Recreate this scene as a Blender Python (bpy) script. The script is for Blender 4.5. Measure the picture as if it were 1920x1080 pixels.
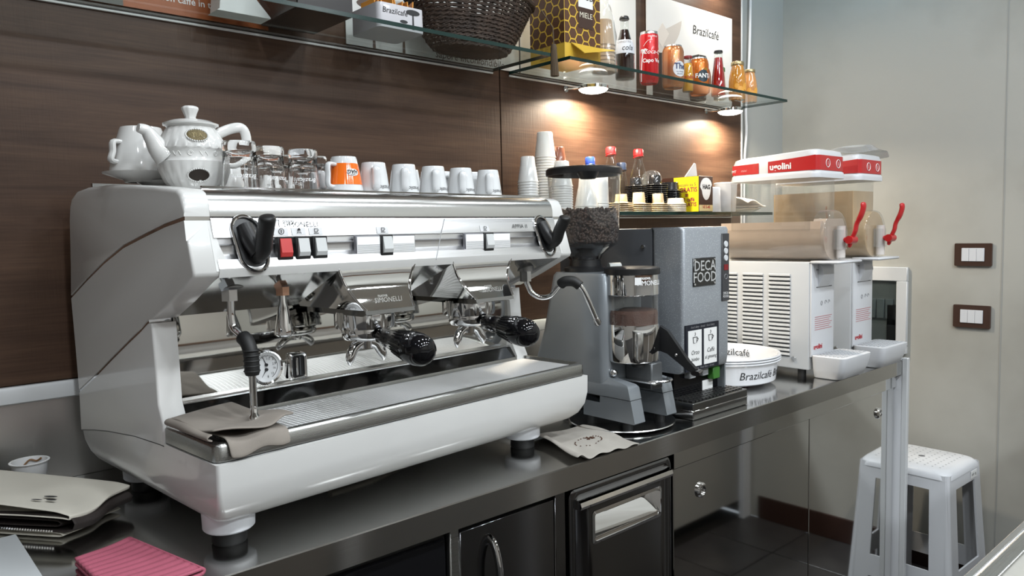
import bpy, bmesh, math, random
from mathutils import Matrix, Vector
random.seed(7)
for _o in list(bpy.data.objects): bpy.data.objects.remove(_o)
scene = bpy.context.scene
COL = scene.collection
R = math.radians
# ------------------------------------------------------------------ camera
ZC = 0.848                                    # counter top height
cam_d = bpy.data.cameras.new('camera'); cam = bpy.data.objects.new('camera', cam_d); COL.objects.link(cam)
cam_d.sensor_width = 36.0; cam_d.lens = 1420 / 1920 * 36.0; cam_d.clip_start = 0.02
_r = Vector((0.74390218, -0.66797176, -0.02057353)); _d = Vector((-0.06449101, -0.04111212, -0.99707106)); _w = Vector((0.66516949, 0.74305014, -0.07366157))
cam.matrix_world = Matrix(((_r.x, -_d.x, -_w.x, 0.0), (_r.y, -_d.y, -_w.y, -1.6), (_r.z, -_d.z, -_w.z, 1.29), (0, 0, 0, 1)))
scene.camera = cam
# ------------------------------------------------------------------ world, lights, exposure
wd = bpy.data.worlds.new('world'); scene.world = wd; wd.use_nodes = True
wd.node_tree.nodes['Background'].inputs[0].default_value = (0.8, 0.9, 1.0, 1); wd.node_tree.nodes['Background'].inputs[1].default_value = 0.3
CEIL = 2.85
DOWNLIGHTS = {(x, y): p * q for x, p in ((-0.8, .30), (0.3, .95), (1.05, 1.1), (1.75, .85), (2.5, .45)) for y, q in ((-0.95, 5.), (-2.1, 18.), (-3.5, 24.))}
def area(name, loc, size, power, col, rot=(0, 0, 0), shape='DISK', spread=180):
    l = bpy.data.lights.new(name, 'AREA'); l.shape = shape; l.size = size; l.energy = power; l.color = col; l.spread = R(spread)
    o = bpy.data.objects.new(name, l); COL.objects.link(o); o.location = loc; o.rotation_euler = rot; return o
for (x, y), _p in DOWNLIGHTS.items():
    area('ceiling_downlight_lamp', (x, y, CEIL - 0.035), 0.22, _p, (0.89, 0.955, 1.0))
area('added_blue_light', (2.60, -.40, 2.62), .30, 1.7, (.22, .68, 1.0), (0, R(-60), 0), 'SQUARE')  # added unseen source, gives the upper end wall its blue tint
vs = scene.view_settings
vs.view_transform = 'Standard'; vs.look = 'None'; vs.gamma = 1.0; vs.use_curve_mapping = False; vs.exposure = 0.08

# ------------------------------------------------------------------ materials
MATS = {}
def _n(nt, t, **kw):
    n = nt.nodes.new(t)
    for k, v in kw.items(): setattr(n, k, v)
    return n
def mat(name, col=(.8, .8, .8), rough=.5, metal=0., coat=0., emit=None, es=1., bump=None, var=None, stretch=None, aniso=0., trans=0., ior=1.45, alpha=1., glint=None, sub=0.):
    if name in MATS: return MATS[name]
    m = bpy.data.materials.new(name); m.use_nodes = True; nt = m.node_tree; b = nt.nodes['Principled BSDF']
    b.inputs['Base Color'].default_value = (*col, 1); b.inputs['Roughness'].default_value = rough; b.inputs['Metallic'].default_value = metal
    b.inputs['Coat Weight'].default_value = coat; b.inputs['Coat Roughness'].default_value = .06
    b.inputs['Transmission Weight'].default_value = trans; b.inputs['IOR'].default_value = ior; b.inputs['Alpha'].default_value = alpha
    if aniso: b.inputs['Anisotropic'].default_value = aniso
    if sub: b.inputs['Subsurface Weight'].default_value = sub; b.inputs['Subsurface Radius'].default_value = (.01, .008, .006)
    if emit: b.inputs['Emission Color'].default_value = (*emit, 1); b.inputs['Emission Strength'].default_value = es
    if bump or var or glint:
        tc = _n(nt, 'ShaderNodeTexCoord'); mp = _n(nt, 'ShaderNodeMapping'); nt.links.new(tc.outputs['Object'], mp.inputs[0])
        if stretch: mp.inputs['Scale'].default_value = stretch
        if var:                                   # (scale, second colour, lo, hi)
            no = _n(nt, 'ShaderNodeTexNoise'); no.inputs['Scale'].default_value = var[0]; no.inputs['Detail'].default_value = 5; nt.links.new(mp.outputs[0], no.inputs['Vector'])
            cr = _n(nt, 'ShaderNodeValToRGB'); cr.color_ramp.elements[0].color = (*col, 1); cr.color_ramp.elements[1].color = (*var[1], 1)
            cr.color_ramp.elements[0].position = var[2] if len(var) > 2 else .35; cr.color_ramp.elements[1].position = var[3] if len(var) > 3 else .65
            nt.links.new(no.outputs[0], cr.inputs[0]); nt.links.new(cr.outputs[0], b.inputs['Base Color'])
        if glint:                                 # pale spots: glints off the paint, put into its colour (scale, colour)
            vo = _n(nt, 'ShaderNodeTexVoronoi'); vo.inputs['Scale'].default_value = glint[0]; nt.links.new(mp.outputs[0], vo.inputs['Vector'])
            cr = _n(nt, 'ShaderNodeValToRGB'); cr.color_ramp.elements[0].color = (*glint[1], 1); cr.color_ramp.elements[1].color = (*col, 1)
            cr.color_ramp.elements[0].position = .16; cr.color_ramp.elements[1].position = .24
            nt.links.new(vo.outputs['Distance'], cr.inputs[0]); nt.links.new(cr.outputs[0], b.inputs['Base Color'])
        if bump:
            no2 = _n(nt, 'ShaderNodeTexNoise'); no2.inputs['Scale'].default_value = bump[0]; no2.inputs['Detail'].default_value = 3; nt.links.new(mp.outputs[0], no2.inputs['Vector'])
            bp = _n(nt, 'ShaderNodeBump'); bp.inputs['Strength'].default_value = bump[1]; bp.inputs['Distance'].default_value = bump[2] if len(bump) > 2 else .002
            nt.links.new(no2.outputs[0], bp.inputs['Height']); nt.links.new(bp.outputs[0], b.inputs['Normal'])
    MATS[name] = m; return m
def thin_glass(name, tint=(.97, .98, .975), ior=1.45, rough=.01, gloss=1.0, body=None, bodyfac=0., refl=1.):
    """thin clear sheet: straight-through transparency plus a fresnel reflection"""
    if name in MATS: return MATS[name]
    m = bpy.data.materials.new(name); m.use_nodes = True; nt = m.node_tree; nt.nodes.remove(nt.nodes['Principled BSDF']); out = nt.nodes['Material Output']
    t = _n(nt, 'ShaderNodeBsdfTransparent'); t.inputs[0].default_value = (*tint, 1)
    g = _n(nt, 'ShaderNodeBsdfGlossy'); g.inputs['Roughness'].default_value = rough; g.inputs[0].default_value = (gloss, gloss, gloss, 1)
    lw = _n(nt, 'ShaderNodeLayerWeight'); lw.inputs[0].default_value = .5; pw = _n(nt, 'ShaderNodeMath', operation='POWER'); pw.inputs[1].default_value = 3.4; nt.links.new(lw.outputs['Facing'], pw.inputs[0])
    f0 = ((ior - 1) / (ior + 1)) ** 2; f = _n(nt, 'ShaderNodeMath', operation='MULTIPLY_ADD'); f.inputs[1].default_value = (1 - f0) * refl; f.inputs[2].default_value = f0 * refl; nt.links.new(pw.outputs[0], f.inputs[0]); mx = _n(nt, 'ShaderNodeMixShader')
    nt.links.new(f.outputs[0], mx.inputs[0]); nt.links.new(g.outputs[0], mx.inputs[2])
    if body:
        d = _n(nt, 'ShaderNodeBsdfDiffuse'); d.inputs[0].default_value = (*body, 1); m2 = _n(nt, 'ShaderNodeMixShader'); m2.inputs[0].default_value = bodyfac
        nt.links.new(t.outputs[0], m2.inputs[1]); nt.links.new(d.outputs[0], m2.inputs[2]); nt.links.new(m2.outputs[0], mx.inputs[1])
    else: nt.links.new(t.outputs[0], mx.inputs[1])
    nt.links.new(mx.outputs[0], out.inputs[0]); MATS[name] = m; return m
def wood_mat(name, dark, mid, light, rough=.42):
    m = bpy.data.materials.new(name); m.use_nodes = True; nt = m.node_tree; b = nt.nodes['Principled BSDF']; b.inputs['Roughness'].default_value = rough; b.inputs['Specular IOR Level'].default_value = .25
    tc = _n(nt, 'ShaderNodeTexCoord'); mp = _n(nt, 'ShaderNodeMapping'); mp.inputs['Scale'].default_value = (.55, 1, 5.5); mp.inputs['Rotation'].default_value = (0, R(-3), 0); nt.links.new(tc.outputs['Object'], mp.inputs[0])
    n1 = _n(nt, 'ShaderNodeTexNoise'); n1.inputs['Scale'].default_value = 3.2; n1.inputs['Detail'].default_value = 9; n1.inputs['Roughness'].default_value = .62; n1.inputs['Distortion'].default_value = .8; nt.links.new(mp.outputs[0], n1.inputs['Vector'])
    mp2 = _n(nt, 'ShaderNodeMapping'); mp2.inputs['Scale'].default_value = (3, 1, 120); nt.links.new(tc.outputs['Object'], mp2.inputs[0])
    n2 = _n(nt, 'ShaderNodeTexNoise'); n2.inputs['Scale'].default_value = 2.; n2.inputs['Detail'].default_value = 4; nt.links.new(mp2.outputs[0], n2.inputs['Vector'])
    mixf = _n(nt, 'ShaderNodeMath', operation='MULTIPLY_ADD'); nt.links.new(n2.outputs[0], mixf.inputs[0]); mixf.inputs[1].default_value = .35; nt.links.new(n1.outputs[0], mixf.inputs[2])
    cr = _n(nt, 'ShaderNodeValToRGB'); e = cr.color_ramp.elements; e[0].position = .5; e[0].color = (*dark, 1); e[1].position = .92; e[1].color = (*light, 1); k = e.new(.68); k.color = (*mid, 1)
    nt.links.new(mixf.outputs[0], cr.inputs[0]); nt.links.new(cr.outputs[0], b.inputs['Base Color'])
    mp3 = _n(nt, 'ShaderNodeMapping'); mp3.inputs['Scale'].default_value = (260, 1, 14); nt.links.new(tc.outputs['Object'], mp3.inputs[0])
    n3 = _n(nt, 'ShaderNodeTexNoise'); n3.inputs['Scale'].default_value = 1.; nt.links.new(mp3.outputs[0], n3.inputs['Vector'])
    bp = _n(nt, 'ShaderNodeBump'); bp.inputs['Strength'].default_value = .25; bp.inputs['Distance'].default_value = .0015; nt.links.new(n3.outputs[0], bp.inputs['Height']); nt.links.new(bp.outputs[0], b.inputs['Normal'])
    MATS[name] = m; return m
def brushed(name, col, rough, axis, amount=.12, metal=1.):
    """stainless steel with a fine brushing along one axis, as roughness and faint bump"""
    m = mat(name, col, rough, metal); nt = m.node_tree; b = nt.nodes['Principled BSDF']
    tc = _n(nt, 'ShaderNodeTexCoord'); mp = _n(nt, 'ShaderNodeMapping'); s = [1500, 1500, 1500]; s['xyz'.index(axis)] = 8; mp.inputs['Scale'].default_value = s
    no = _n(nt, 'ShaderNodeTexNoise'); no.inputs['Scale'].default_value = 1.; no.inputs['Detail'].default_value = 2; nt.links.new(tc.outputs['Object'], mp.inputs[0]); nt.links.new(mp.outputs[0], no.inputs['Vector'])
    mr = _n(nt, 'ShaderNodeMapRange'); mr.inputs['To Min'].default_value = rough - amount * .5; mr.inputs['To Max'].default_value = rough + amount; nt.links.new(no.outputs[0], mr.inputs[0]); nt.links.new(mr.outputs[0], b.inputs['Roughness'])
    return m
WOOD = wood_mat('walnut_panel', (.040, .0205, .0125), (.060, .0320, .0198), (.088, .049, .030))
PLASTER = mat('grey_plaster', (.385, .377, .345), .6, var=(1.6, (.270, .260, .228), .50, .76), bump=(6, .15, .01))
PLASTER2 = mat('grey_plaster_plain', (.34, .345, .33), .65, bump=(6, .1, .01))
FARWALL = mat('warm_grey_wall', (.42, .39, .35), .7, var=(.7, (.36, .33, .30)))
CEILM = mat('ceiling_white', (.42, .405, .375), .8, bump=(30, .05))
STEEL_TOP = brushed('worktop_steel', (.54, .535, .52), .11, 'x', .06)
STEEL = brushed('brushed_steel', (.45, .45, .435), .26, 'x')
STEEL_V = brushed('backsplash_steel', (.5, .49, .47), .3, 'z')
MIRROR = mat('polished_steel', (.80, .80, .785), .045, 1.)
DARKSTEEL = mat('dark_polished_steel', (.17, .17, .175), .12, 1.)
CHROME = mat('chrome', (.80, .80, .80), .035, 1.)
CHROME_S = mat('satin_chrome', (.70, .70, .70), .2, 1.)
ALU = brushed('aluminium_panel', (.80, .80, .81), .28, 'x', .08)
PEARL = mat('pearl_white_paint', (.66, .655, .64), .26, coat=.6)
WHITE_P = mat('white_plastic', (.60, .61, .635), .32)
WHITE_S = mat('white_steel_paint', (.54, .55, .56), .3, coat=.2)
CERAMIC = mat('white_ceramic', (.66, .655, .64), .08, coat=.5)
CERAMIC2 = mat('cup_porcelain', (.64, .65, .66), .07, coat=.5)
BLACK = mat('black_plastic', (.012, .012, .013), .35)
BLACKG = mat('glossy_black', (.005, .005, .006), .07, coat=.0)
RUBBER = mat('black_rubber', (.010, .010, .010), .55)
INK = mat('black_ink', (.02, .02, .022), .6)
WINK = mat('white_ink', (.85, .85, .85), .6)
RINK = mat('red_ink', (.45, .02, .03), .5)
GREYINK = mat('grey_ink', (.25, .25, .26), .5)
ORANGE = mat('orange_glaze', (.80, .155, .015), .1, coat=.5)
REDP = mat('red_plastic', (.46, .014, .016), .3, coat=.3)
GREYP = mat('grey_metallic_paint', (.235, .255, .275), .3, metal=.35, coat=.35)
SPARK = mat('sparkle_grey_paint', (.29, .31, .335), .36, metal=.3, coat=.3, glint=(300, (.58, .61, .65)))
GREYD = mat('dark_grey_metal', (.10, .105, .11), .4, metal=.4)
GLASS = thin_glass('clear_glass', (.95, .97, .96))
SHELFGLASS = thin_glass('shelf_glass', (.93, .96, .95), 1.5, .01, 1., None, 0., .45)
GEDGE = mat('glass_edge_green', (.004, .024, .020), .2)
TUMBLER = mat('tumbler_glass', (1, 1, 1), 0.0, trans=1., ior=1.45)
CLEARP = thin_glass('clear_plastic', (.93, .94, .94), 1.5, .05, 1., (.8, .8, .8), .10)
MILKP = thin_glass('frosted_plastic_cup', (.85, .86, .86), 1.45, .15, 1., (.82, .82, .81), .62)
TANKP = thin_glass('tank_polycarbonate', (.925, .93, .925), 1.5, .02, 1., (.8, .8, .8), .025)
WHITEPAPER = mat('white_paper', (.78, .78, .77), .7)

# ------------------------------------------------------------------ geometry helpers
class G:
    def __init__(s): s.v = []; s.f = []
    def add(s, vs_, fs_):
        o = len(s.v); s.v += [tuple(p) for p in vs_]; s.f += [tuple(i + o for i in f) for f in fs_]; return s
    def bm(s, bm):
        bm.verts.ensure_lookup_table(); bm.verts.index_update(); s.add([v.co[:] for v in bm.verts], [[v.index for v in f.verts] for f in bm.faces]); bm.free(); return s
    def box(s, x0, x1, y0, y1, z0, z1, b=0., seg=2):
        bm = bmesh.new(); bmesh.ops.create_cube(bm, size=1.)
        for v in bm.verts: v.co = Vector(((x0 + x1) / 2 + v.co.x * (x1 - x0), (y0 + y1) / 2 + v.co.y * (y1 - y0), (z0 + z1) / 2 + v.co.z * (z1 - z0)))
        if b: bmesh.ops.bevel(bm, geom=list(bm.edges), offset=b, segments=seg, profile=.5, affect='EDGES')
        return s.bm(bm)
    def loft(s, rings, cap0=True, cap1=True, closed=True):
        n = len(rings[0]); vs_ = [p for r in rings for p in r]; fs_ = []
        for i in range(len(rings) - 1):
            for j in range(n if closed else n - 1):
                k = (j + 1) % n; fs_.append((i * n + j, i * n + k, (i + 1) * n + k, (i + 1) * n + j))
        if cap0: fs_.append(tuple(range(n - 1, -1, -1)))
        if cap1: fs_.append(tuple(range((len(rings) - 1) * n, len(rings) * n)))
        return s.add(vs_, fs_)
    def lathe(s, prof, c=(0, 0, 0), n=32, axis='z', cap=True, rmod=None):
        rings = []
        for (r, h) in prof:
            ring = []
            for j in range(n):
                a = 2 * math.pi * j / n; rr = max(r, 1e-5) * (rmod(a, h) if rmod else 1.)
                x, y = rr * math.cos(a), rr * math.sin(a)
                p = (x, y, h) if axis == 'z' else ((x, h, -y) if axis == 'y' else (h, x, y))
                ring.append((p[0] + c[0], p[1] + c[1], p[2] + c[2]))
            rings.append(ring)
        return s.loft(rings, cap, cap)
    def cyl(s, p0, p1, r0, r1=None, n=20): return s.tube([p0, p1], [r0, r0 if r1 is None else r1], n)
    def tube(s, pts, r, n=12, flat=None):
        pts = [Vector(p) for p in pts]; m = len(pts); rr = r if isinstance(r, (list, tuple)) else [r] * m
        t0 = (pts[1] - pts[0]).normalized(); up = Vector((0, 0, 1)) if abs(t0.z) < .95 else Vector((0, 1, 0)); nx = t0.cross(up).normalized(); rings = []
        for i in range(m):
            t = (pts[min(i + 1, m - 1)] - pts[max(i - 1, 0)]).normalized(); nx = (nx - t * nx.dot(t)).normalized(); ny = t.cross(nx); fl = flat or (1, 1)
            rings.append([tuple(pts[i] + (nx * math.cos(2 * math.pi * j / n) * fl[0] + ny * math.sin(2 * math.pi * j / n) * fl[1]) * rr[i]) for j in range(n)])
        return s.loft(rings)
    def prism(s, poly, axis, lo, hi):
        def mk(a, b, h): return (h, a, b) if axis == 'x' else ((a, h, b) if axis == 'y' else (a, b, h))
        return s.loft([[mk(a, b, lo) for a, b in poly], [mk(a, b, hi) for a, b in poly]])
    def ell(s, c, rx, ry, rz, n=20, m=12):
        prof = [(math.sin(math.pi * i / m), -math.cos(math.pi * i / m)) for i in range(m + 1)]; o = len(s.v); s.lathe(prof, n=n)
        for i in range(o, len(s.v)): p = s.v[i]; s.v[i] = (c[0] + p[0] * rx, c[1] + p[1] * ry, c[2] + p[2] * rz)
        return s
    def grid(s, f, nu, nv):
        vs_ = [f(i / nu, j / nv) for i in range(nu + 1) for j in range(nv + 1)]
        return s.add(vs_, [(i * (nv + 1) + j, (i + 1) * (nv + 1) + j, (i + 1) * (nv + 1) + j + 1, i * (nv + 1) + j + 1) for i in range(nu) for j in range(nv)])
    def xf(s, m): s.v = [tuple(m @ Vector(p)) for p in s.v]; return s
    def build(s, name, material, parent=None, ang=38, loc=None, fix=True):
        me = bpy.data.meshes.new(name); me.from_pydata(s.v, [], s.f)
        if fix:
            bm = bmesh.new(); bm.from_mesh(me); bmesh.ops.recalc_face_normals(bm, faces=bm.faces); bm.to_mesh(me); bm.free()
        me.materials.append(material); me.update()
        if ang:
            me.shade_smooth(); me.set_sharp_from_angle(angle=R(ang))
        o = bpy.data.objects.new(name, me); COL.objects.link(o); o.parent = parent
        if loc: o.location = loc
        return o
def rrect(x0, x1, y0, y1, r, n=5, z=0.):
    out = []
    for cx, cy, a0 in ((x1 - r, y1 - r, 0), (x0 + r, y1 - r, 90), (x0 + r, y0 + r, 180), (x1 - r, y0 + r, 270)):
        for i in range(n + 1): a = R(a0 + 90 * i / n); out.append((cx + r * math.cos(a), cy + r * math.sin(a), z))
    return out
def rr2(x0, x1, y0, y1, r, n=4): return [(p[0], p[1]) for p in rrect(x0, x1, y0, y1, r, n)]
def spline(pts, k=6):
    pts = [Vector(p) for p in pts]; out = []
    for i in range(len(pts) - 1):
        a, b, c, d = pts[max(i - 1, 0)], pts[i], pts[i + 1], pts[min(i + 2, len(pts) - 1)]
        for j in range(k):
            t = j / k; out.append(.5 * ((2 * b) + (c - a) * t + (2 * a - 5 * b + 4 * c - d) * t * t + (3 * b - a - 3 * c + d) * t ** 3))
    out.append(pts[-1]); return [tuple(p) for p in out]
def tag(o, label, cat, group=None, kind=None):
    o['label'] = label
    if cat: o['category'] = cat
    if group: o['group'] = group
    if kind: o['kind'] = kind
    return o
def empty(name, loc=(0, 0, 0), rz=0., label=None, cat=None, group=None, kind=None):
    o = bpy.data.objects.new(name, None); COL.objects.link(o); o.location = loc; o.rotation_euler = (0, 0, rz); o.empty_display_size = .05
    if label: tag(o, label, cat, group, kind)
    elif kind: o['kind'] = kind
    return o
def struct(o): o['kind'] = 'structure'; return o
def copy_tree(o, parent=None):
    c = o.copy(); COL.objects.link(c); c.parent = parent
    for ch in list(o.children): copy_tree(ch, c)
    return c
def text_mesh(s, size=1., shear=0., spacing=1., bold=0., align='CENTER'):
    cu = bpy.data.curves.new('t', 'FONT'); cu.body = s; cu.size = size; cu.shear = shear; cu.space_character = spacing; cu.align_x = align; cu.align_y = 'CENTER'; cu.resolution_u = 2; cu.offset = bold * size
    o = bpy.data.objects.new('t', cu); COL.objects.link(o); bpy.context.view_layer.update()
    me = bpy.data.meshes.new_from_object(o); vs_ = [tuple(v.co) for v in me.vertices]; fs_ = [tuple(p.vertices) for p in me.polygons]
    bpy.data.objects.remove(o); bpy.data.meshes.remove(me); return vs_, fs_
def on_plane(o, xd, yd):
    o, xd, yd = Vector(o), Vector(xd).normalized(), Vector(yd).normalized(); return lambda p: tuple(o + xd * p[0] + yd * p[1])
def disc_on(mp, rx, rz, m_, nm, par, n=28, k=5):
    g = G(); g.v.append(mp((0, 0)))
    for j in range(1, k + 1): g.v += [mp((rx * j / k * math.cos(2 * math.pi * i / n), rz * j / k * math.sin(2 * math.pi * i / n))) for i in range(n)]
    g.f += [(0, 1 + i, 1 + (i + 1) % n) for i in range(n)]
    for j in range(k - 1): g.f += [(1 + j * n + i, 1 + (j + 1) * n + i, 1 + (j + 1) * n + (i + 1) % n, 1 + j * n + (i + 1) % n) for i in range(n)]
    return g.build(nm, m_, par, ang=80)
def on_cyl(c, rfun, a0, z0, flip=1):
    """wrap around a vertical surface of revolution; flip=-1 prints upside down"""
    def f(p):
        z = z0 + flip * p[1]; r = rfun(z); a = a0 + flip * p[0] / max(r, .004); return (c[0] + r * math.cos(a), c[1] + r * math.sin(a), c[2] + z)
    return f
def text(s, size, material, parent, mp, name='lettering', **kw):
    vs_, fs_ = text_mesh(s, size, **kw); g = G(); g.add([mp(p) for p in vs_], fs_); return g.build(name, material, parent, ang=0, fix=False)
# ------------------------------------------------------------------ room shell
X0, X1, Y0, YB = -2.4, 3.0, -4.6, 0.03
fl = struct(G().box(X0, X1, Y0, YB, -.06, -.012).build('floor', mat('floor_screed', (.035, .033, .033), .35), ang=0))
TILE = mat('dark_floor_tile', (.040, .036, .036), .32, var=(9, (.055, .050, .048)))
tg = G().box(-.147, .147, -.147, .147, -.012, 0., .0015, 1); first = None
for i in range(9):
    for j in range(5):
        x, y = .45 + .3 * i, -.06 - .3 * j
        if first is None: first = t = tg.build('floor_tile', TILE, fl, ang=0)
        else: t = first.copy(); COL.objects.link(t)
        t.location = (x, y, 0)
struct(G().box(X0, X1, Y0, YB + .05, CEIL, CEIL + .05).build('ceiling', CEILM, ang=0))
wb = struct(G().box(X0, X1 + .05, YB, YB + .06, 0, CEIL).build('wall_back', PLASTER2, ang=0))
G().box(X0 + .01, 1.4015, -.0, YB - .001, 1.033, CEIL - .01, .0012, 1).build('wood_panel', WOOD, wb, ang=0)
G().box(1.4045, 2.629, -.0, YB - .001, 1.033, CEIL - .01, .0012, 1).build('wood_panel', WOOD, wb, ang=0)
G().box(2.630, 2.640, -.001, YB - .001, 1.033, CEIL - .01, .001, 1).build('panel_edging', WHITE_S, wb, ang=0)
G().box(X0 + .01, 2.56, -.004, YB - .001, ZC + .0005, 1.001).build('steel_backsplash', STEEL_V, wb, ang=0)
struct(G().prism([(-.004, 1.033), (-.013, 1.033), (-.016, 1.028), (-.016, 1.004), (-.012, 1.001), (-.004, 1.001)], 'x', X0 + .01, 2.56).build('trim_1', WHITE_S))
wr = struct(G().box(X1, X1 + .06, Y0, YB, 0, CEIL).build('wall_right', PLASTER, ang=0))
# vertical plaster joint running down the end wall
G().box(X1 - .0015, X1 + .001, -.7875, -.7840, .1, CEIL - .01).build('plaster_joint', mat('joint_shade', (.30, .30, .285), .7), wr, ang=0)
struct(G().box(X1 - .012, X1 - .0005, -1.34, YB - .002, 0., .10, .002, 1).build('baseboard_right', mat('dark_brown_skirting', (.040, .019, .014), .4)))
struct(G().box(X0 - .06, X0, Y0, YB, 0, CEIL).build('wall_left', FARWALL, ang=0))
struct(G().box(X0, X1, Y0 - .06, Y0, 0, CEIL).build('wall_front', FARWALL, ang=0))
_dl = None
for (x, y) in DOWNLIGHTS:
    if _dl is None:
        _dl = empty('ceiling_downlight', (x, y, CEIL), 0, 'recessed ceiling downlight, first from the left in the first row from the wood panel', 'ceiling light', 'ceiling downlights above the bar')
        G().lathe([(.112, -.001), (.135, -.001), (.135, -.012), (.128, -.016), (.112, -.014)], n=32, cap=False).build('bezel', WHITE_S, _dl)
        G().lathe([(0, -.004), (.112, -.004), (.112, -.002), (0, -.002)], n=32).build('diffuser', mat('lamp_diffuser', (.9, .9, .9), .6, emit=(1, .97, .93), es=3.), _dl)
    else:
        c = copy_tree(_dl); c.location = (x, y, CEIL); _k = list(DOWNLIGHTS).index((x, y)); c['label'] = 'recessed ceiling downlight, %s from the left in the %s row from the wood panel' % (['first', 'second', 'third', 'fourth', 'fifth'][_k // 3], ['first', 'second', 'third'][_k % 3])
# ------------------------------------------------------------------ back counter
cw = G()                                          # worktop: sheet-steel top folded down at the front
cw.prism([(-.004, ZC), (-.6250, ZC), (-.6270, ZC - .0018), (-.627, ZC - .046), (-.615, ZC - .046), (-.615, ZC - .025), (-.004, ZC - .025)], 'x', -1.6, 2.568)
tag(cw.build('worktop', STEEL_TOP, ang=25), 'long stainless steel worktop with folded front edge carrying the machines', 'worktop')
def unit(name, label, x0, x1, by=.004, depth=.55):
    r = empty(name, (x0, -.60, 0), 0, label, 'cabinet'); w = x1 - x0
    g = G().box(.001, w - .001, by, depth, .08, .80); g.build('body', mat('cabinet_body', (.05, .05, .052), .4, .6), r, ang=0)
    return r, w
# dark unit at the left
r, w = unit('fridge_cabinet', 'black fronted cabinet at the lower left edge of the counter', -1.5, .735)
G().box(.004, w - .004, -.004, .003, .10, .782, .002, 1).build('door', BLACKG, r)
# door with bar handle
r, w = unit('door_cabinet', 'dark polished steel cabinet with one vertical bar handle', .737, 1.017)
G().box(.0, .020, -.008, .004, .08, .80, .002, 1).build('stile', STEEL, r)
G().box(w - .030, w - .001, -.006, .004, .08, .80, .002, 1).build('stile', DARKSTEEL, r)
d = G().box(.022, w - .032, -.006, .003, .10, .786, .002, 1).build('door', DARKSTEEL, r)
G().tube(spline([(.088, -.006, .60), (.088, -.028, .63), (.088, -.032, .70), (.088, -.020, .745), (.088, -.004, .757)], 6), .0075, 12, (.7, 1.2)).build('handle', CHROME, d)
# knock-out drawer
r, w = unit('drawer_cabinet', 'polished steel drawer unit with recessed rectangular grip', 1.019, 1.356, .045)
d = G().loft([rrect(.008, w - .008, 0, 0, 0)] if False else [[(x, y, z) for (x, z) in rr2(.006, w - .006, .10, .790, .018, 5)] for y in (.003, -.006)] + [[(x, -.010, z) for (x, z) in rr2(.012, w - .012, .106, .784, .016, 5)], [(x, -.010, z) for (x, z) in rr2(.020, w - .020, .112, .778, .014, 5)], [(x, -.006, z) for (x, z) in rr2(.025, w - .025, .118, .772, .012, 5)], [(x, -.006, z) for (x, z) in rr2(.073, .295, .665, .731, .008, 5)]], False, False).build('drawer_front', DARKSTEEL, r)
g = G(); g.prism([(-.006, .772), (-.022, .766), (-.025, .758), (-.022, .752), (-.006, .750)], 'x', .022, w - .022); g.build('top_rib', CHROME, d)
rw = [(x, -.0085, z) for (x, z) in rr2(.078, .290, .670, .726, .006, 4)]; ro = [(x, -.0068, z) for (x, z) in rr2(.072, .296, .664, .732, .008, 4)]
ri = [(x, -.003 + (z - .676) * .62, z) for (x, z) in rr2(.084, .284, .676, .722, .004, 4)]
G().loft([ro, rw, [(x, -.005, z) for (x, _, z) in rw], ri], False, True).build('grip_recess', CHROME, d)
# mirror-polished doors on the right with locks
r, w = unit('mirror_cabinet', 'two-door cabinet with mirror polished steel doors and round locks', 1.358, 2.566)
G().box(0., w, -.010, .004, .758, .799, .001, 1).build('top_rail', MIRROR, r, ang=0)
for (a, b, lx, lz) in ((.004, .630, .108, .684), (.634, w - .004, 1.085, .692)):
    d = G().box(a, b, -.004, .003, .10, .756, .0015, 1).build('door', MIRROR, r, ang=0)
    G().lathe([(.018, .0), (.018, -.004), (.014, -.008), (.0105, -.008), (.0105, -.004), (.004, -.004), (.004, -.006), (0, -.006)], (lx, -.004, lz), 24, 'y').build('lock', CHROME, d)
G().box(0., w, .02, .5, .0, .08).build('plinth', BLACK, r, ang=0)
# white end panel
r = empty('end_panel', (2.570, -.02, 0), 0, 'tall white panel closing the right end of the counter', 'panel')
G().box(0, .015, -.618, -.001, .0, ZC + .006, .002, 1).build('board', WHITE_P, r, ang=0)
G().box(-.002, .016, -.624, -.606, .0, ZC + .008, .002, 1).build('front_edging', WHITE_S, r, ang=0)
# ------------------------------------------------------------------ opposite bar (behind / beside the camera)
ob = empty('service_bar', (.25, -2.3, 0), 0, 'grey topped bar counter whose metal trimmed corner enters at lower right', 'counter')
G().box(0, 2.74, .30, .930, .915, .950, .003, 1).build('bar_worktop', mat('bar_laminate', (.34, .33, .30), .3, var=(30, (.30, .29, .265))), ob)
G().box(0, 2.74, .9305, .940, .912, .953, .002, 1).build('edge_trim', CHROME_S, ob)
G().box(0, 2.74, .915, .9295, .9505, .9535, .001, 1).build('edge_trim', STEEL, ob)
G().box(0, 2.74, .34, .90, .08, .915).build('carcass', mat('bar_carcass', (.26, .25, .235), .4), ob, ang=0)
for x in (.0, .68, 1.36, 2.04, 2.68): G().box(x, x + .06, .90, .925, .0, .914, .002, 1).build('post', WHITE_P, ob, ang=0)
G().box(0, 2.74, .24, .30, .0, 1.10, .002, 1).build('bar_front', WHITE_P, ob, ang=0)
G().box(-.04, 2.74, -.12, .34, 1.10, 1.14, .004, 2).build('bar_top', mat('bar_top_brown', (.13, .075, .05), .25), ob)
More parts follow.
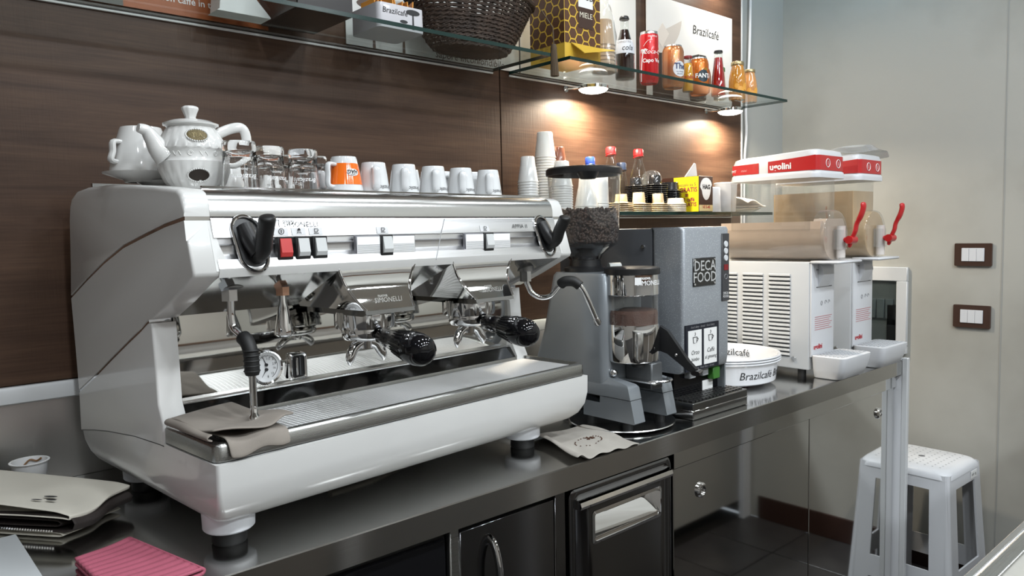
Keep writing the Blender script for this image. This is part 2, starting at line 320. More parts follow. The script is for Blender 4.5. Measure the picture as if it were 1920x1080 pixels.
# ------------------------------------------------------------------ fittings on the end wall
def switch(z, label):
    r = empty('light_switch', (X1 - .0005, -.697, z), 0, label, 'switch', 'switch plates on the end wall')
    G().prism(rr2(-.059, .059, -.040, .040, .004, 3), 'x', -.009, 0).build('plate', mat('brown_plate', (.050, .026, .018), .3), r)
    f = G().prism(rr2(-.036, .036, -.0235, .0235, .002, 3), 'x', -.0098, -.008).build('rocker_frame', WHITE_P, r)
    for k in (-1, 0, 1): G().prism(rr2(k * .0235 - .0112, k * .0235 + .0112, -.0225, .0225, .001, 2), 'x', -.012, -.009).build('rocker', WHITE_P, r)
switch(1.177, 'upper brown switch plate with three white rockers on the end wall')
switch(.958, 'lower brown switch plate with three white rockers on the end wall')
r = empty('fuse_box', (X1 - .0005, -.34, .80), 0, 'white fuse box with smoked window set in the end wall', 'fuse box')
fr = G()
for (a, b, c, d_) in ((-.142, .142, .275, .328), (-.142, .142, 0, .03), (-.142, -.103, .03, .275), (.103, .142, .03, .275)): fr.box(-.016, 0, a, b, c, d_, .002, 1)
fr.build('frame', WHITE_S, r)
G().box(-.002, -.001, -.103, .103, .03, .275).build('interior', mat('fuse_interior', (.45, .46, .46), .5), r, ang=0)
for k in range(5): G().box(-.012, -.003, -.09 + k * .032, -.062 + k * .032, .13, .205, .002, 1).build('breaker', mat('breaker_grey', (.42, .45, .47), .4), r)
G().box(-.012, -.003, -.10, -.068, .04, .185, .002, 1).build('cable_block', BLACK, r)
G().box(-.014, -.0125, -.102, .102, .032, .273).build('window', thin_glass('smoked_glass', (.60, .63, .63)), r, ang=0)
bs = empty('added_blue_strip', (2.57, -.40, 2.66), 0, 'added blue light strip, out of view near the ceiling, tinting the end wall', 'lamp')  # made-up strip out of view, body for the added blue light
G().box(-.03, .01, -.16, .16, 0, .19, .003, 1).build('housing', WHITE_S, bs); G().box(.0102, .013, -.15, .15, .02, .12).build('glow_panel', mat('blue_glow', (.3, .6, .9), .5, emit=(.25, .65, 1.), es=2.), bs, ang=0)
tag(G().tube(spline([(2.745, .018, 2.75), (2.728, .018, 2.3), (2.722, .018, 2.03), (2.712, .018, 1.89), (2.694, .018, 1.76), (2.697, .018, 1.66), (2.684, .018, 1.55), (2.680, .018, 1.35), (2.684, .018, 1.05), (2.684, .018, .9)], 6), .0055, 10).build('cable', WHITE_P), 'white electric cable hanging down the grey wall beside the wood panel', 'cable')
# ------------------------------------------------------------------ white stool
def stool():
    r = empty('plastic_stool', (2.785, -.615, 0), R(-2), 'white plastic stool with pierced seat beside the end wall', 'stool'); H = .482
    # four walls with window openings, tapering upwards
    def P(sx, t, z): # point on side: t -1..1 along the side
        h = .166 - .030 * (z / H); return (t * h, -h)
    def wallpt(k, t, z, off=0.):
        x, y = P(0, t, z); y += off; a = k * math.pi / 2; return (x * math.cos(a) - y * math.sin(a), x * math.sin(a) + y * math.cos(a), z)
    ts = [-1.0, -.93, -.75, -.57, .57, .75, .93, 1.0]; zs = [0.0, .070, .10, .145, .40, .415, .43, .445, .468]
    for k in range(4):
        g = G()
        def put(off):
            base = len(g.v)
            for t in ts:
                for z in zs:
                    e = abs(t); bulge = .006 * (1 - e) if z > .1 else 0
                    w = wallpt(k, t * (1 - .012 * (e > .95)), z, off + (.006 if e > .95 else 0)); g.v.append(w)
            return base
        b0, b1 = put(0), put(.006); nz = len(zs)
        def hole(i, j): return (ts[i] >= -.63 and ts[i + 1] <= .63 and .145 <= zs[j] < .415 - 1e-6 and zs[j + 1] <= .4151) or (ts[i] >= -.63 and ts[i + 1] <= .63 and zs[j] < .0695)
        for i in range(len(ts) - 1):
            for j in range(nz - 1):
                if hole(i, j): continue
                q = (i * nz + j, (i + 1) * nz + j, (i + 1) * nz + j + 1, i * nz + j + 1)
                g.f.append(tuple(b0 + t for t in q)); g.f.append(tuple(b1 + t for t in reversed(q)))
        # rims of the openings
        for (ia, ja, ib, jb) in ((3, 3, 3, 5), (4, 5, 4, 3), (4, 3, 3, 3), (3, 5, 4, 5), (3, 0, 3, 1), (3, 1, 4, 1), (4, 1, 4, 0)):
            steps = [(ia, j) for j in range(ja, jb + (1 if jb > ja else -1), 1 if jb > ja else -1)] if ia == ib else [(ia, ja), (ib, jb)]
            for (a, b) in zip(steps, steps[1:]): g.f.append((b0 + a[0] * nz + a[1], b0 + b[0] * nz + b[1], b1 + b[0] * nz + b[1], b1 + a[0] * nz + a[1]))
        g.build('side_wall', WHITE_P, r, ang=30)
    for (sx, sy) in ((1, 1), (1, -1), (-1, 1), (-1, -1)):            # rounded legs at the corners
        pts = [(sx * (.1515 - .030 * (z / H)), sy * (.1515 - .030 * (z / H)), z) for z in (0, .1, .2, .3, .4, .448)]
        G().tube(pts, [.0165, .0160, .0155, .0150, .0145, .013], 12).build('leg', WHITE_P, r)
    hx = .137
    rings = [[(x, y, z) for (x, y, _) in rrect(-h, h, -h, h, rad, 6)] for (h, rad, z) in ((hx - .006, .028, .450), (hx + .003, .032, .452), (hx + .002, .036, .466), (hx - .008, .040, .477), (hx - .022, .042, H))]
    st = G().loft(rings).build('seat', WHITE_P, r, ang=50)
    hg = G()
    for i in range(-4, 5):
        for j in range(-4, 5):
            if abs(i) + abs(j) > 0: hg.lathe([(0, H + .0003), (.0032, H + .0003)], (i * .024, j * .024, 0), 8, cap=False)
    hg.build('vent_holes', mat('hole_shade', (.28, .29, .31), .6), st, ang=0)
    G().lathe([(0, H + .0004), (.011, H + .0004)], (0, 0, 0), 16, cap=False).build('centre_hole', mat('hole_dark', (.12, .12, .13), .6), st, ang=0)
    G().box(.045, .095, -.1418, -.1405, .422, .448).build('sticker', WHITEPAPER, st, ang=0)
    text('KFD  ||||', .011, INK, st, on_plane((.07, -.1422, .435), (1, 0, 0), (0, 0, 1)))
stool()
# ------------------------------------------------------------------ espresso machine (local: x width, y to the wall, z up)
MX, MY, MR = .407, -.520, R(4.6)
em = empty('espresso_machine', (MX, MY, ZC), MR, 'large white two-group espresso machine with chrome groups and black handles', 'coffee machine')
UL, UR = -.050, .756
# lower hull
ins = [(.039, .072), (.042, .050), (.049, .031), (.061, .016), (.080, .0055), (.104, .0010), (.1385, .0005)]
G().loft([rrect(UL + i * .42, UR - i * .55, -.074 + i * .95, .4735 - i * .8, .005 + i * .45, 6, z) for (z, i) in ins]).build('base', PEARL, em, ang=50)
for (u, v) in ((0., .005), (.632, .005), (.012, .345), (.632, .345)):
    f = G().lathe([(.0, .021), (.034, .021), (.0365, .0235), (.0378, .060), (.0, .060)], (u, v, 0), 32).build('foot', WHITE_P, em)
    G().lathe([(0, 0), (.023, 0), (.025, .003), (.024, .021), (0, .021)], (u, v, 0), 24).build('rubber_pad', RUBBER, f)
# drip tray: steel band, rim and fine grid
tr = G().loft([rrect(UL + .002 + i, UR - .002 - i, -.0675 + i, .108 - i * .2, .014, 5, z) for (z, i) in ((.1402, .0), (.1605, .0), (.164, .002), (.1655, .005))] + [rrect(UL + .012, UR - .012, -.058, .100, .010, 5, .1655), rrect(UL + .014, UR - .014, -.056, .099, .010, 5, .158)]).build('drip_tray', STEEL, em, ang=40)
gg = G(); a0, a1, b0, b1 = UL + .030, UR - .030, -.046, .085
gg.box(a0, a1, b0, b1, .1580, .1596)
for k in range(28): y = b0 + .0025 + k * (b1 - b0 - .005) / 27; gg.box(a0, a1, y - .0012, y + .0012, .1596, .1626)
for k in range(92): x = a0 + .003 + k * (a1 - a0 - .006) / 91; gg.box(x - .0011, x + .0011, b0, b1, .1596, .1622)
gg.build('drip_grid', mat('grid_steel', (.90, .90, .90), .5, 1.), tr, ang=0)
G().loft([rrect(UL + .0035, UR - .0035, -.0660, .10, .014, 5, z) for z in (.1380, .1405)]).build('tray_gap', BLACK, em)
# side panels, three pieces each, with trim strips between them
S1 = [(.483, .341), (.396, .374), (.304, .406), (.214, .432), (.126, .4485), (.052, .4615), (-.012, .4695)]
S2 = [(.471, .169), (.377, .209), (.289, .249), (.219, .280), (.165, .303), (.132, .319)]
SEAM = [(.473, .097), (.400, .109), (.332, .118), (.212, .130), (.113, .1345)]
TOP = [(-.0115, .482), (-.009, .495), (-.003, .505), (.010, .511), (.086, .519), (.170, .5255), (.262, .531), (.367, .5325), (.420, .529), (.449, .519), (.462, .505), (.470, .48), (.480, .40), (.4825, .347)]
g_ = .0028
def off(poly, d): return [(a, b + d) for a, b in poly]
mid = off(S1, -g_)[::1] + [(-.0195, .440), (-.033, .396), (-.030, .389), (.046, .352), (.112, .324)] + off(S2[::-1], g_) + [(.476, .25)]
low = off(S2, -g_) + [(.119, .317), (.114, .25), (.112, .195), (.098, .168), (.099, .1345)] + SEAM[::-1]
top = off(S1[::-1], g_) + TOP[::1]
top = [p for p in off(S1, g_)] + TOP
for side, (ua, ub) in enumerate(((UL, UL + .036), (UR - .036, UR))):
    for nm, poly in (('side_panel_top', top), ('side_panel_middle', mid), ('side_panel_lower', low)):
        bm = bmesh.new(); vs_ = [bm.verts.new((ua, a, b)) for a, b in poly]; f = bm.faces.new(vs_)
        ex = bmesh.ops.extrude_face_region(bm, geom=[f]); bmesh.ops.translate(bm, verts=[v for v in ex['geom'] if isinstance(v, bmesh.types.BMVert)], vec=(ub - ua, 0, 0))
        ue = ua if side == 0 else ub
        outer = [e for e in bm.edges if all(abs(v.co.x - ue) < 1e-5 for v in e.verts)]
        sel = [e for e in outer if not any(any(abs(v.co.y - a) < 1e-4 and abs(v.co.z - b) < 1e-4 for (a, b) in off(S1, g_) + off(S1, -g_) + off(S2, g_) + off(S2, -g_) + SEAM) for v in e.verts)]
        if sel: bmesh.ops.bevel(bm, geom=sel, offset=.007 if nm == 'side_panel_top' else .004, segments=4, profile=.5, affect='EDGES')
        G().bm(bm).build(nm, PEARL, em, ang=42)
    G().tube([(UL - .0001 if side == 0 else UR + .0001, a, b) for a, b in SEAM + [(.099, .1345)]], .0007, 6).build('panel_seam', BLACK, em)
    for S in (S1, S2):
        st = off(S, g_ - .0002) + off(S[::-1], -g_ + .0002)
        G().prism(st, 'x', ua + (.0012 if side == 0 else 0), ub - (0 if side == 0 else .0012)).build('trim_strip', CHROME, em)
    # flared front cap beside the control panel
    us = (ua, ub) if side == 0 else (ub, ua); sg = 1 if side == 0 else -1
    zz = [.4665, .45, .43, .41, .396]; fl_ = [0, .003, .007, .013, .0185]
    fr_ = [[(us[1] - sg * .004, -.012 - (.4665 - z) / .0705 * .0215, z), (us[1] + sg * f, -.0125 - (.4665 - z) / .0705 * .0215, z), (us[1] + sg * f, .02, z), (us[1] - sg * .004, .02, z)] for z, f in zip(zz, fl_)]
    G().loft(fr_).build('front_cap', PEARL, em)
ca, cb = UL + .036, UR - .036
# rear body, top tray, rolled steel front
G().box(ca, cb, .16, .468, .137, .506).build('rear_body', PEARL, em, ang=0)
g = G().prism([(.455, .5135), (.03, .5135), (.014, .5125), (.002, .508), (-.007, .499), (-.0115, .488), (-.0125, .472), (.0, .472), (.455, .500)], 'x', ca, cb); g.build('cup_tray', STEEL if False else brushed('tray_steel', (.68, .68, .67), .2, 'x', .06), em, ang=50)
G().prism([(.0165, .5137), (.0225, .5137), (.0215, .5165), (.0175, .5165)], 'x', ca + .004, cb - .004).build('tray_rail', CHROME, em)
G().prism([(.448, .5137), (.456, .5137), (.456, .545), (.448, .545)], 'x', ca, cb).build('rear_rail', STEEL, em)
# control panel with its recessed band
pp = [(-.0130, .470), (-.0150, .4675), (-.0215, .4425), (-.0175, .4410), (-.0185, .4335), (-.0215, .4315), (-.0195, .4255), (-.0205, .419), (-.0260, .4135), (-.0300, .4120), (-.0345, .3985), (-.0335, .3955), (-.0305, .3875), (.02, .3875), (.02, .470)]
cp = G().prism(pp, 'x', ca, cb).build('control_panel', ALU, em, ang=30)
G().prism([(-.0349, .3995), (-.0341, .3955), (-.0310, .3868), (-.027, .3868), (-.029, .3995)], 'x', ca, cb).build('panel_lip', PEARL, em, ang=20)
def pv(z): return -.0150 - (.4675 - z) / .071 * .0190         # panel face
def ppt(u, z, lift=.0006): return (u, pv(z) - lift, z)
PT = on_plane
def ptext(s, u, z, size, m=INK, **kw): return text(s, size, m, cp, PT((u, pv(z) - .0012, z), (1, 0, 0), (0, .26, .966)), **kw)
ptext('nuova', .1045, .4659, .0078, INK, spacing=1.1); ptext('SIMONELLI', .1245, .4598, .0112, INK, spacing=1.12)
g = G(); 
for (a, b, c, d_) in ((-.0055, -.0045, -.006, .006), (.0045, .0055, -.006, .006), (-.0055, .0055, .005, .006), (-.0055, .0055, -.006, -.005)): g.box(.083 + a, .083 + b, pv(.461) - .0012, pv(.461) - .0008, .461 + c, .461 + d_)
g.tube([(.0800, pv(.461) - .001, .457), (.0800, pv(.461) - .001, .465), (.0860, pv(.461) - .001, .457), (.0860, pv(.461) - .001, .465)], .0006, 6); g.build('brand_mark', INK, cp, ang=0)
ptext('APPIA II', .610, .4530, .0115, INK, spacing=1.12, shear=.1)
G().loft([[(.4165 + t, pv(.468) - .0012, .468) for t in (0, .0016)] + [(.3775 + t, pv(.396) - .0012, .396) for t in (.0016, 0)]], False, True).add([], []).build('panel_joint', mat('joint_grey', (.35, .35, .36), .5), cp, ang=0) if False else G().tube([(.4165, pv(.468) - .0008, .468), (.4, pv(.44) - .0008, .439), (.3775, pv(.396) - .0010, .397)], .0007, 6).build('panel_joint', mat('joint_grey', (.35, .35, .36), .5), cp, ang=0)
def rocker(u, red=False, plate=None, icon=None):
    z = .4255; y = pv(z)
    p = empty('switch', (0, 0, 0)); p.parent = em
    if plate:
        fr_ = G(); fr_.box(plate[0], plate[1], y - .0030, y + .004, .4105, .4415, .0008, 1); fr_.build('switch_plate', mat('plate_edge', (.22, .22, .24), .4, .5), p)
        G().box(plate[0] + .002, plate[1] - .002, y - .0036, y - .0028, .4125, .4395).build('plate_face', mat('plate_white', (.95, .95, .95), .3, coat=.5), p, ang=0)
        g = G()
        for k in range(8): g.box(plate[0] + .003, plate[1] - .003, y - .0039, y - .0034, .4132 + k * .0018, .4138 + k * .0018)
        g.build('plate_lines', GREYINK, p, ang=0)
    G().box(u - .0125, u + .0125, y - .0065, y + .004, .4080, .4425, .0012, 1).build('bezel', BLACK, p)
    rm = mat('red_rocker', (.42, .05, .05), .25, emit=(1, .08, .06), es=.12) if red else mat('grey_rocker', (.58, .59, .59), .25, coat=.4)
    G().prism([(y - .005, .4115), (y - .0095, .4130), (y - .0120, .4190), (y - .0080, .4390), (y - .005, .4400)], 'x', u - .0090, u + .0090).build('rocker', rm, p, ang=20)
    G().loft([[(u - .0118, pv(z) + dy_, z), (u + .0118, pv(z) + dy_, z), (u + .0118, pv(z) + .001, z), (u - .0118, pv(z) + .001, z)] for z in (.4440, .4552) for dy_ in (-.0009,)]).build('icon_plate', mat('icon_plate_grey', (.62, .62, .63), .4), p, ang=0)
    q = pv(.4505) - .0024
    if icon == 'power':
        g = G(); g.tube([(u + .0042 * math.cos(t), q, .450 + .0042 * math.sin(t)) for t in [R(k * 20) for k in range(19)]], .0005, 6); g.tube([(u, q, .4475), (u, q, .4525)], .0006, 6)
    elif icon == 'steam':
        g = G(); g.prism([(u - .003, .451), (u + .003, .451), (u + .0012, .4545), (u - .0012, .4545)], 'y', q, q + .0003)
        for k in (-1, 0, 1): g.tube([(u + k * .002, q, .4495), (u + k * .0035, q, .4465)], .0004, 6)
    else:
        g = G(); g.tube([(u - .003, q, .4535), (u - .0025, q, .4485), (u + .002, q, .4485), (u + .0025, q, .4535), (u - .003, q, .4535)], .0005, 6); g.tube([(u + .0025, q, .4525), (u + .0045, q, .4515), (u + .0022, q, .4495)], .0004, 6); g.tube([(u - .004, q, .4465), (u + .0045, q, .4465)], .0005, 6)
    g.build('icon', INK, p, ang=0)
rocker(.0890, True, None, 'power'); rocker(.1185, False, None, 'steam'); rocker(.1480, False, None, 'cup')
rocker(.2745, False, (.2150, .3365), 'cup'); rocker(.5120, False, (.4530, .5730), 'cup')
# steam levers in oval bezels
def lever(u):
    p = empty('steam_lever', (0, 0, 0)); p.parent = em
    z0 = .4335; tilt = .27
    def e(rx, rz, lift): return [(u + .006 * math.sin(t) * -1 * (rz / .04) + rx * math.cos(t), pv(z0 + rz * math.sin(t)) - lift, z0 + rz * math.sin(t)) for t in [2 * math.pi * k / 40 for k in range(40)]]
    def st(rx, rz, lift):  # stadium
        o = []
        for k in range(40):
            t = 2 * math.pi * k / 40; x, z = rx * math.cos(t), rx * math.sin(t) + (rz - rx) * (1 if math.sin(t) >= 0 else -1); o.append((u + x - .12 * z, pv(z0 + z) - lift, z0 + z))
        return o
    G().loft([st(.0235, .0415, 0), st(.0235, .0415, .0030), st(.0215, .0395, .0048), st(.0195, .0375, .0040), st(.0185, .0365, .0005)], False, False).build('bezel', CHROME, p)
    G().loft([st(.0190, .0370, .0006), st(.010, .0280, .0016)], False, True).build('socket', BLACK, p)
    G().tube(spline([(u + .006, pv(.415) + .002, .4130), (u + .006, pv(.42) - .022, .424), (u + .003, -.062, .444), (u - .001, -.078, .464), (u - .003, -.082, .472)], 6), [.011] * 4 + [.0118] * 16 + [.0116, .0112, .0100, .0075, .003], 16).build('lever_arm', mat('matt_black', (.012, .012, .012), .45), p)
    G().tube(spline([(u - .004, pv(.45) + .001, .457), (u - .002, pv(.44) - .010, .437), (u + .004, pv(.425) - .016, .420)], 5), [.0125] * 11, 14).build('hub', BLACK, p)
lever(.0370); lever(.6790)
# underside of the head, mirror back plate and lower splash strip
G().prism([(-.030, .3880), (.02, .3880), (.16, .3880), (.16, .318), (.128, .324)], 'x', ca, cb).build('head_underside', mat('underside_steel', (.42, .42, .42), .09, 1.), em, ang=0)
def bplate(a, b): # gently curved mirror sheet
    v = .130 - .006 * math.sin(math.pi * b); return (ca + (cb - ca) * a, v, .190 + .134 * b)
G().grid(bplate, 2, 16).build('mirror_plate', mat('mirror_plate_steel', (.62, .61, .58), .05, 1.), em, ang=80)
G().box(ca, cb, .119, .131, .1862, .1905, .001, 1).build('plate_bead', CHROME_S, em)
G().prism([(.1185, .186), (.1015, .164), (.13, .164), (.13, .186)], 'x', ca, cb).build('splash_strip', mat('splash_dark', (.11, .11, .11), .1, 1.), em, ang=0)
# pressure gauge
gz, gu, gy = .2255, .130, .1215
ga = G().lathe([(.0295, .0), (.0295, -.006), (.0275, -.0085), (.0250, -.0075), (.0245, -.003)], (gu, gy, gz), 40, 'y', cap=False).build('pressure_gauge', CHROME, em)
G().lathe([(0, -.003), (.0248, -.003)], (gu, gy, gz), 40, 'y', cap=False).build('dial', mat('dial_white', (.74, .75, .76), .4), ga, ang=0)
g = G()
for k in range(19):
    t = R(-70 + k * 8); g.box(-.0004, .0004, -.0034, -.0031, .018 if k % 3 else .0165, .0205)
    n = 8
    for i in range(len(g.v) - n, len(g.v)): x, y, z = g.v[i]; g.v[i] = (gu + x * math.cos(t) + z * math.sin(t), gy + y, gz + z * math.cos(t) - x * math.sin(t))
g.tube([(gu + .0205 * math.cos(t), gy - .0033, gz + .0205 * math.sin(t)) for t in [R(-60 + k * 5) for k in range(25)]], .0004, 6)
g.tube([(gu, gy - .0042, gz + .004), (gu - .006, gy - .0042, gz + .018)], [.0007, .0003], 6); g.tube([(gu, gy - .0042, gz - .004), (gu - .008, gy - .0042, gz - .016)], [.0007, .0003], 6)
g.lathe([(0, -.006), (.0026, -.006), (.0026, -.0032)], (gu, gy, gz + .004), 14, 'y', cap=False); g.lathe([(0, -.006), (.0026, -.006), (.0026, -.0032)], (gu, gy, gz - .004), 14, 'y', cap=False)
g.build('scale_and_needles', INK, ga)
for s_, du, dz in (('1.5', .004, .0135), ('2', .0125, .0125), ('2.5', .0145, .004), ('16', .0145, -.003), ('8', .003, -.0165), ('12', .011, -.012)): text(s_, .0055, INK, ga, on_plane((gu + du, gy - .0036, gz + dz), (1, 0, 0), (0, 0, 1)), name='numerals')
# rocker in chrome frame beside the gauge
sw = G().loft([[(x, y, z) for (x, z) in rr2(.190 - w_, .190 + w_, .2185 - h_, .2185 + h_, .004, 4)] for (w_, h_, y) in ((.0165, .0230, .124), (.0165, .0230, .1175), (.0145, .0210, .1160), (.0120, .0185, .1175), (.0115, .018, .1215))], False, False).build('level_window', CHROME, em)
G().box(.1785, .2015, .1205, .1225, .2005, .2365).build('window_back', BLACK, sw, ang=0)
G().box(.1855, .1900, .1165, .1205, .2030, .2340, .001, 1).build('sight_tube', CHROME_S, sw); G().box(.1925, .1945, .1175, .1205, .2030, .2340).build('sight_scale', GREYD, sw)
# brewing groups with portafilters
def group(uc, idx):
    p = empty('brew_group', (uc, 0, 0)); p.parent = em
    # chrome hood: concave front face between two raised edges
    def face(a, b):
        w_ = .076 - .028 * b; v = -.0305 - .030 * b + .012 * math.sin(math.pi * b); return ((a * 2 - 1) * w_, v, .3915 - .0690 * b)
    hd = G().grid(face, 6, 14).build('hood', CHROME, p, ang=80)
    for s_ in (-1, 1):
        G().tube([face((s_ + 1) / 2, k / 12) for k in range(13)], .0022, 8).build('hood_edge', CHROME, hd)
        def sf(a, b, s_=s_):
            x, v, z = face((s_ + 1) / 2, b); return (x + s_ * .010 * a, v + a * (.118 - v), z)
        G().grid(sf, 4, 10).build('hood_side', CHROME, hd, ang=80)
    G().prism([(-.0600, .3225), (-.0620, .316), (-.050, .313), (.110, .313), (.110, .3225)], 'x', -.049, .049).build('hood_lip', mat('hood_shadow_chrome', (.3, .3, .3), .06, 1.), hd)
    text('nuova', .008, CHROME_S, hd, on_plane((-.006, -.0478, .3440), (1, 0, 0), (0, .2, .98)), bold=.02); text('SIMONELLI', .0115, CHROME_S, hd, on_plane((.004, -.0505, .3365), (1, 0, 0), (0, .2, .98)))
    G().lathe([(.0, .316), (.050, .316), (.0505, .312), (.0505, .292), (.049, .288), (.040, .287), (0, .287)], (0, .012, 0), 96, rmod=lambda a, h: 1 - (.035 if (math.degrees(a) % 30) < 5 and .289 < h < .313 else 0)).build('group_ring', mat('ring_chrome', (.78, .78, .78), .1, 1.), p)
    pf = G().lathe([(0, .2875), (.0385, .2875), (.0395, .283), (.0385, .273), (.0345, .268), (.024, .2655), (.011, .2640), (.010, .252), (0, .252)], (0, .012, 0), 40).build('portafilter', CHROME, p)
    G().tube([(0, -.022, .276), (0, -.052, .275)], [.0075, .0065], 16).build('neck', CHROME, pf)
    for s_ in (-1, 1):
        G().tube(spline([(0, .012, .262), (s_ * .010, .012, .262), (s_ * .024, .012, .254), (s_ * .0335, .010, .238), (s_ * .034, .009, .226)], 5), [.0075] * 6 + [.0072] * 8 + [.0068, .0064, .0055, .0045, .003, .002, .001], 14, (1, 1.25)).build('spout', CHROME, pf)
    hprof = [(0, -.046), (.0125, -.046), (.0145, -.049), (.0152, -.075), (.0165, -.092), (.0185, -.096), (.0195, -.098), (.0210, -.110), (.0235, -.124), (.0258, -.140), (.0260, -.152), (.0240, -.164), (.0190, -.1735), (.011, -.1785), (0, -.180)]
    HT = Matrix.Translation((0, -.034, .2755)) @ Matrix.Rotation(R(6), 4, 'X') @ Matrix.Rotation(R(-5), 4, 'Z') @ Matrix.Translation((0, .034, -.2755))
    h = G().lathe([(r_, y) for r_, y in hprof], (0, .012, .2755), 32, 'y').xf(HT).build('handle', BLACKG, pf, ang=60)
    g = G()
    for k in range(26):
        t = 2 * math.pi * k / 26; g.tube([(.0195 * math.cos(t), .012 - .098, .2755 + .0195 * math.sin(t)), (.0223 * math.cos(t), .012 - .118, .2755 + .0223 * math.sin(t)), (.0248 * math.cos(t), .012 - .132, .2755 + .0248 * math.sin(t))], .0011, 6)
    g.xf(HT).build('grip_ribs', mat('rib_black', (.006, .006, .006), .3), h)
    for a in (0,):
        G().box(-.004, .004, -.0, .0, 0, 0) if False else None
    return p
group(.2560, 0); group(.4960, 1)
# steam wand, left
p = empty('steam_wand', (0, 0, 0)); p.parent = em
G().lathe([(.0, .386), (.020, .386), (.0215, .376), (.0215, .370), (.014, .366), (0, .366)], (.030, .030, 0), 28).build('collar', mat('collar_grey', (.25, .25, .25), .3, .8), p)
G().lathe([(0, .368), (.0125, .368), (.0125, .349), (0, .349)], (.030, .030, 0), 6).build('nut', CHROME_S, p)
G().tube(spline([(.031, .030, .352), (.031, .030, .325), (.032, .026, .308), (.033, .008, .299), (.033, -.004, .292)], 6), .0058, 14).build('pipe', CHROME, p)
gr = G().tube(spline([(.033, .002, .297), (.0335, -.010, .290), (.034, -.018, .276), (.034, -.020, .258), (.034, -.020, .243)], 6), [.0100, .0110] + [.0108] * 21 + [.0100, .0095], 16).build('grip', RUBBER, p)
for k in range(5): G().lathe([(.0108, -.0015), (.0122, 0), (.0108, .0015)], (.034, -.0195, .249 + k * .0075), 18, cap=False).build('grip_rib', RUBBER, gr)
G().tube([(.034, -.020, .246), (.034, -.020, .20), (.034, -.020, .186), (.034, -.020, .183), (.034, -.020, .176), (.034, -.020, .1725)], [.0052, .0052, .0052, .0075, .0078, .0045], 16).build('lower_pipe', CHROME, p)
# hot water tap
p = empty('water_spout', (0, 0, 0)); p.parent = em
G().lathe([(.0, .386), (.019, .386), (.0205, .374), (.0205, .368), (.014, .364), (0, .364)], (.122, .040, 0), 28).build('collar', MATS['collar_grey'], p)
G().lathe([(0, .367), (.0115, .367), (.0115, .350), (0, .350)], (.122, .040, 0), 6).build('nut', mat('copper_nut', (.62, .36, .25), .3, .8), p)
G().lathe([(0, .352), (.0055, .352), (.006, .338), (.0085, .330), (.0130, .300), (.0135, .288), (.011, .285), (0, .286)], (.122, .040, 0), 20, rmod=lambda a, h: 1 + (.035 * math.cos(10 * a) if h < .325 else 0)).build('nozzle', CHROME, p)
# steam wand, right
p = empty('steam_wand', (0, 0, 0)); p.parent = em
G().lathe([(0, .386), (.018, .386), (.018, .360), (0, .360)], (.6785, .030, 0), 24).build('collar', MATS['collar_grey'], p)
G().lathe([(0, .362), (.0120, .362), (.0120, .338), (0, .338)], (.6785, .030, 0), 6).build('nut', CHROME_S, p)
G().tube(spline([(.6785, .030, .342), (.684, .028, .328), (.690, .022, .313), (.7025, .008, .303), (.712, -.010, .307), (.7150, -.030, .326), (.7170, -.046, .338), (.726, -.062, .337), (.735, -.074, .326), (.748, -.080, .300), (.776, -.084, .248)], 6), [.0058] * 60 + [.0075], 14).build('pipe', CHROME, p)
gr = G().tube(spline([(.7155, -.034, .331), (.7170, -.046, .338), (.726, -.062, .3375), (.7335, -.0725, .328)], 6), [.0095] + [.0108] * 17 + [.0095], 16).build('grip', RUBBER, p)
G().tube([(.770, -.0834, .259), (.776, -.084, .248), (.7785, -.0843, .2435)], [.0065, .0078, .005], 14).build('tip', CHROME_S, p)
# cable bundle and hoses under the machine
tag(G().tube(spline([(.62, -.42, ZC + .007), (.70, -.40, ZC + .012), (.80, -.37, ZC + .010), (.92, -.33, ZC + .007), (1.0, -.25, ZC + .007)], 6), .006, 10).build('hose', mat('braided_hose', (.16, .15, .13), .5), None), 'thin grey hose lying on the worktop under the espresso machine', 'hose')
# ------------------------------------------------------------------ crockery on top of the machine (placed in the machine's own frame)
TZ = ZC + .5140
def mpos(u, v, z=None): return (MX + u * math.cos(MR) - v * math.sin(MR), MY + u * math.sin(MR) + v * math.cos(MR), TZ if z is None else z)
def ring_handle(g, base, out, z0, z1, ang, r=.004, flat=(1, 1)):
    c, s_ = math.cos(ang), math.sin(ang)
    pts = spline([(base[0] * c, base[0] * s_, z1), ((base[0] + out) * c * .97, (base[0] + out) * s_ * .97, z1 - .001), ((base[0] + out) * c, (base[0] + out) * s_, (z0 + z1) / 2), ((base[1] + out * .7) * c, (base[1] + out * .7) * s_, z0 + .003), (base[1] * c, base[1] * s_, z0)], 5)
    return g.tube(pts, r, 10, flat)
# espresso cup, upside down: rim at z=0
CUP = [(.0, .052), (.017, .052), (.0178, .0535), (.0195, .0575), (.0205, .0575), (.0215, .055), (.0245, .036), (.0270, .016), (.0285, .004), (.0282, .0), (.0262, .0), (.0255, .004), (.0240, .018), (.021, .036), (.018, .046), (0, .049)]
def cupr(z): return .0293 - .0075 * max(0, min(1, z / .055)) ** 1.15 + .0006
_cup = None
def espresso_cup(u, v, label, rot=0., group='espresso cups upside down on the machine'):
    global _cup
    if _cup is None:
        _cup = empty('espresso_cup', mpos(u, v), rot, label, 'cup', group)
        G().lathe(CUP, n=40).build('bowl', CERAMIC2, _cup, ang=50)
        ring_handle(G(), (.0235, .0265), .0135, .010, .046, R(-118), .0045, (1.5, .8)).build('handle', CERAMIC2, _cup)
        text('Brazilcafé', .0098, INK, _cup, on_cyl((0, 0, 0), cupr, R(-88), .013, -1), shear=.15)
        o = _cup
    else:
        o = copy_tree(_cup); o.location = mpos(u, v); o.rotation_euler = (0, 0, rot); tag(o, label, 'cup', group)
    return o
V1 = .085
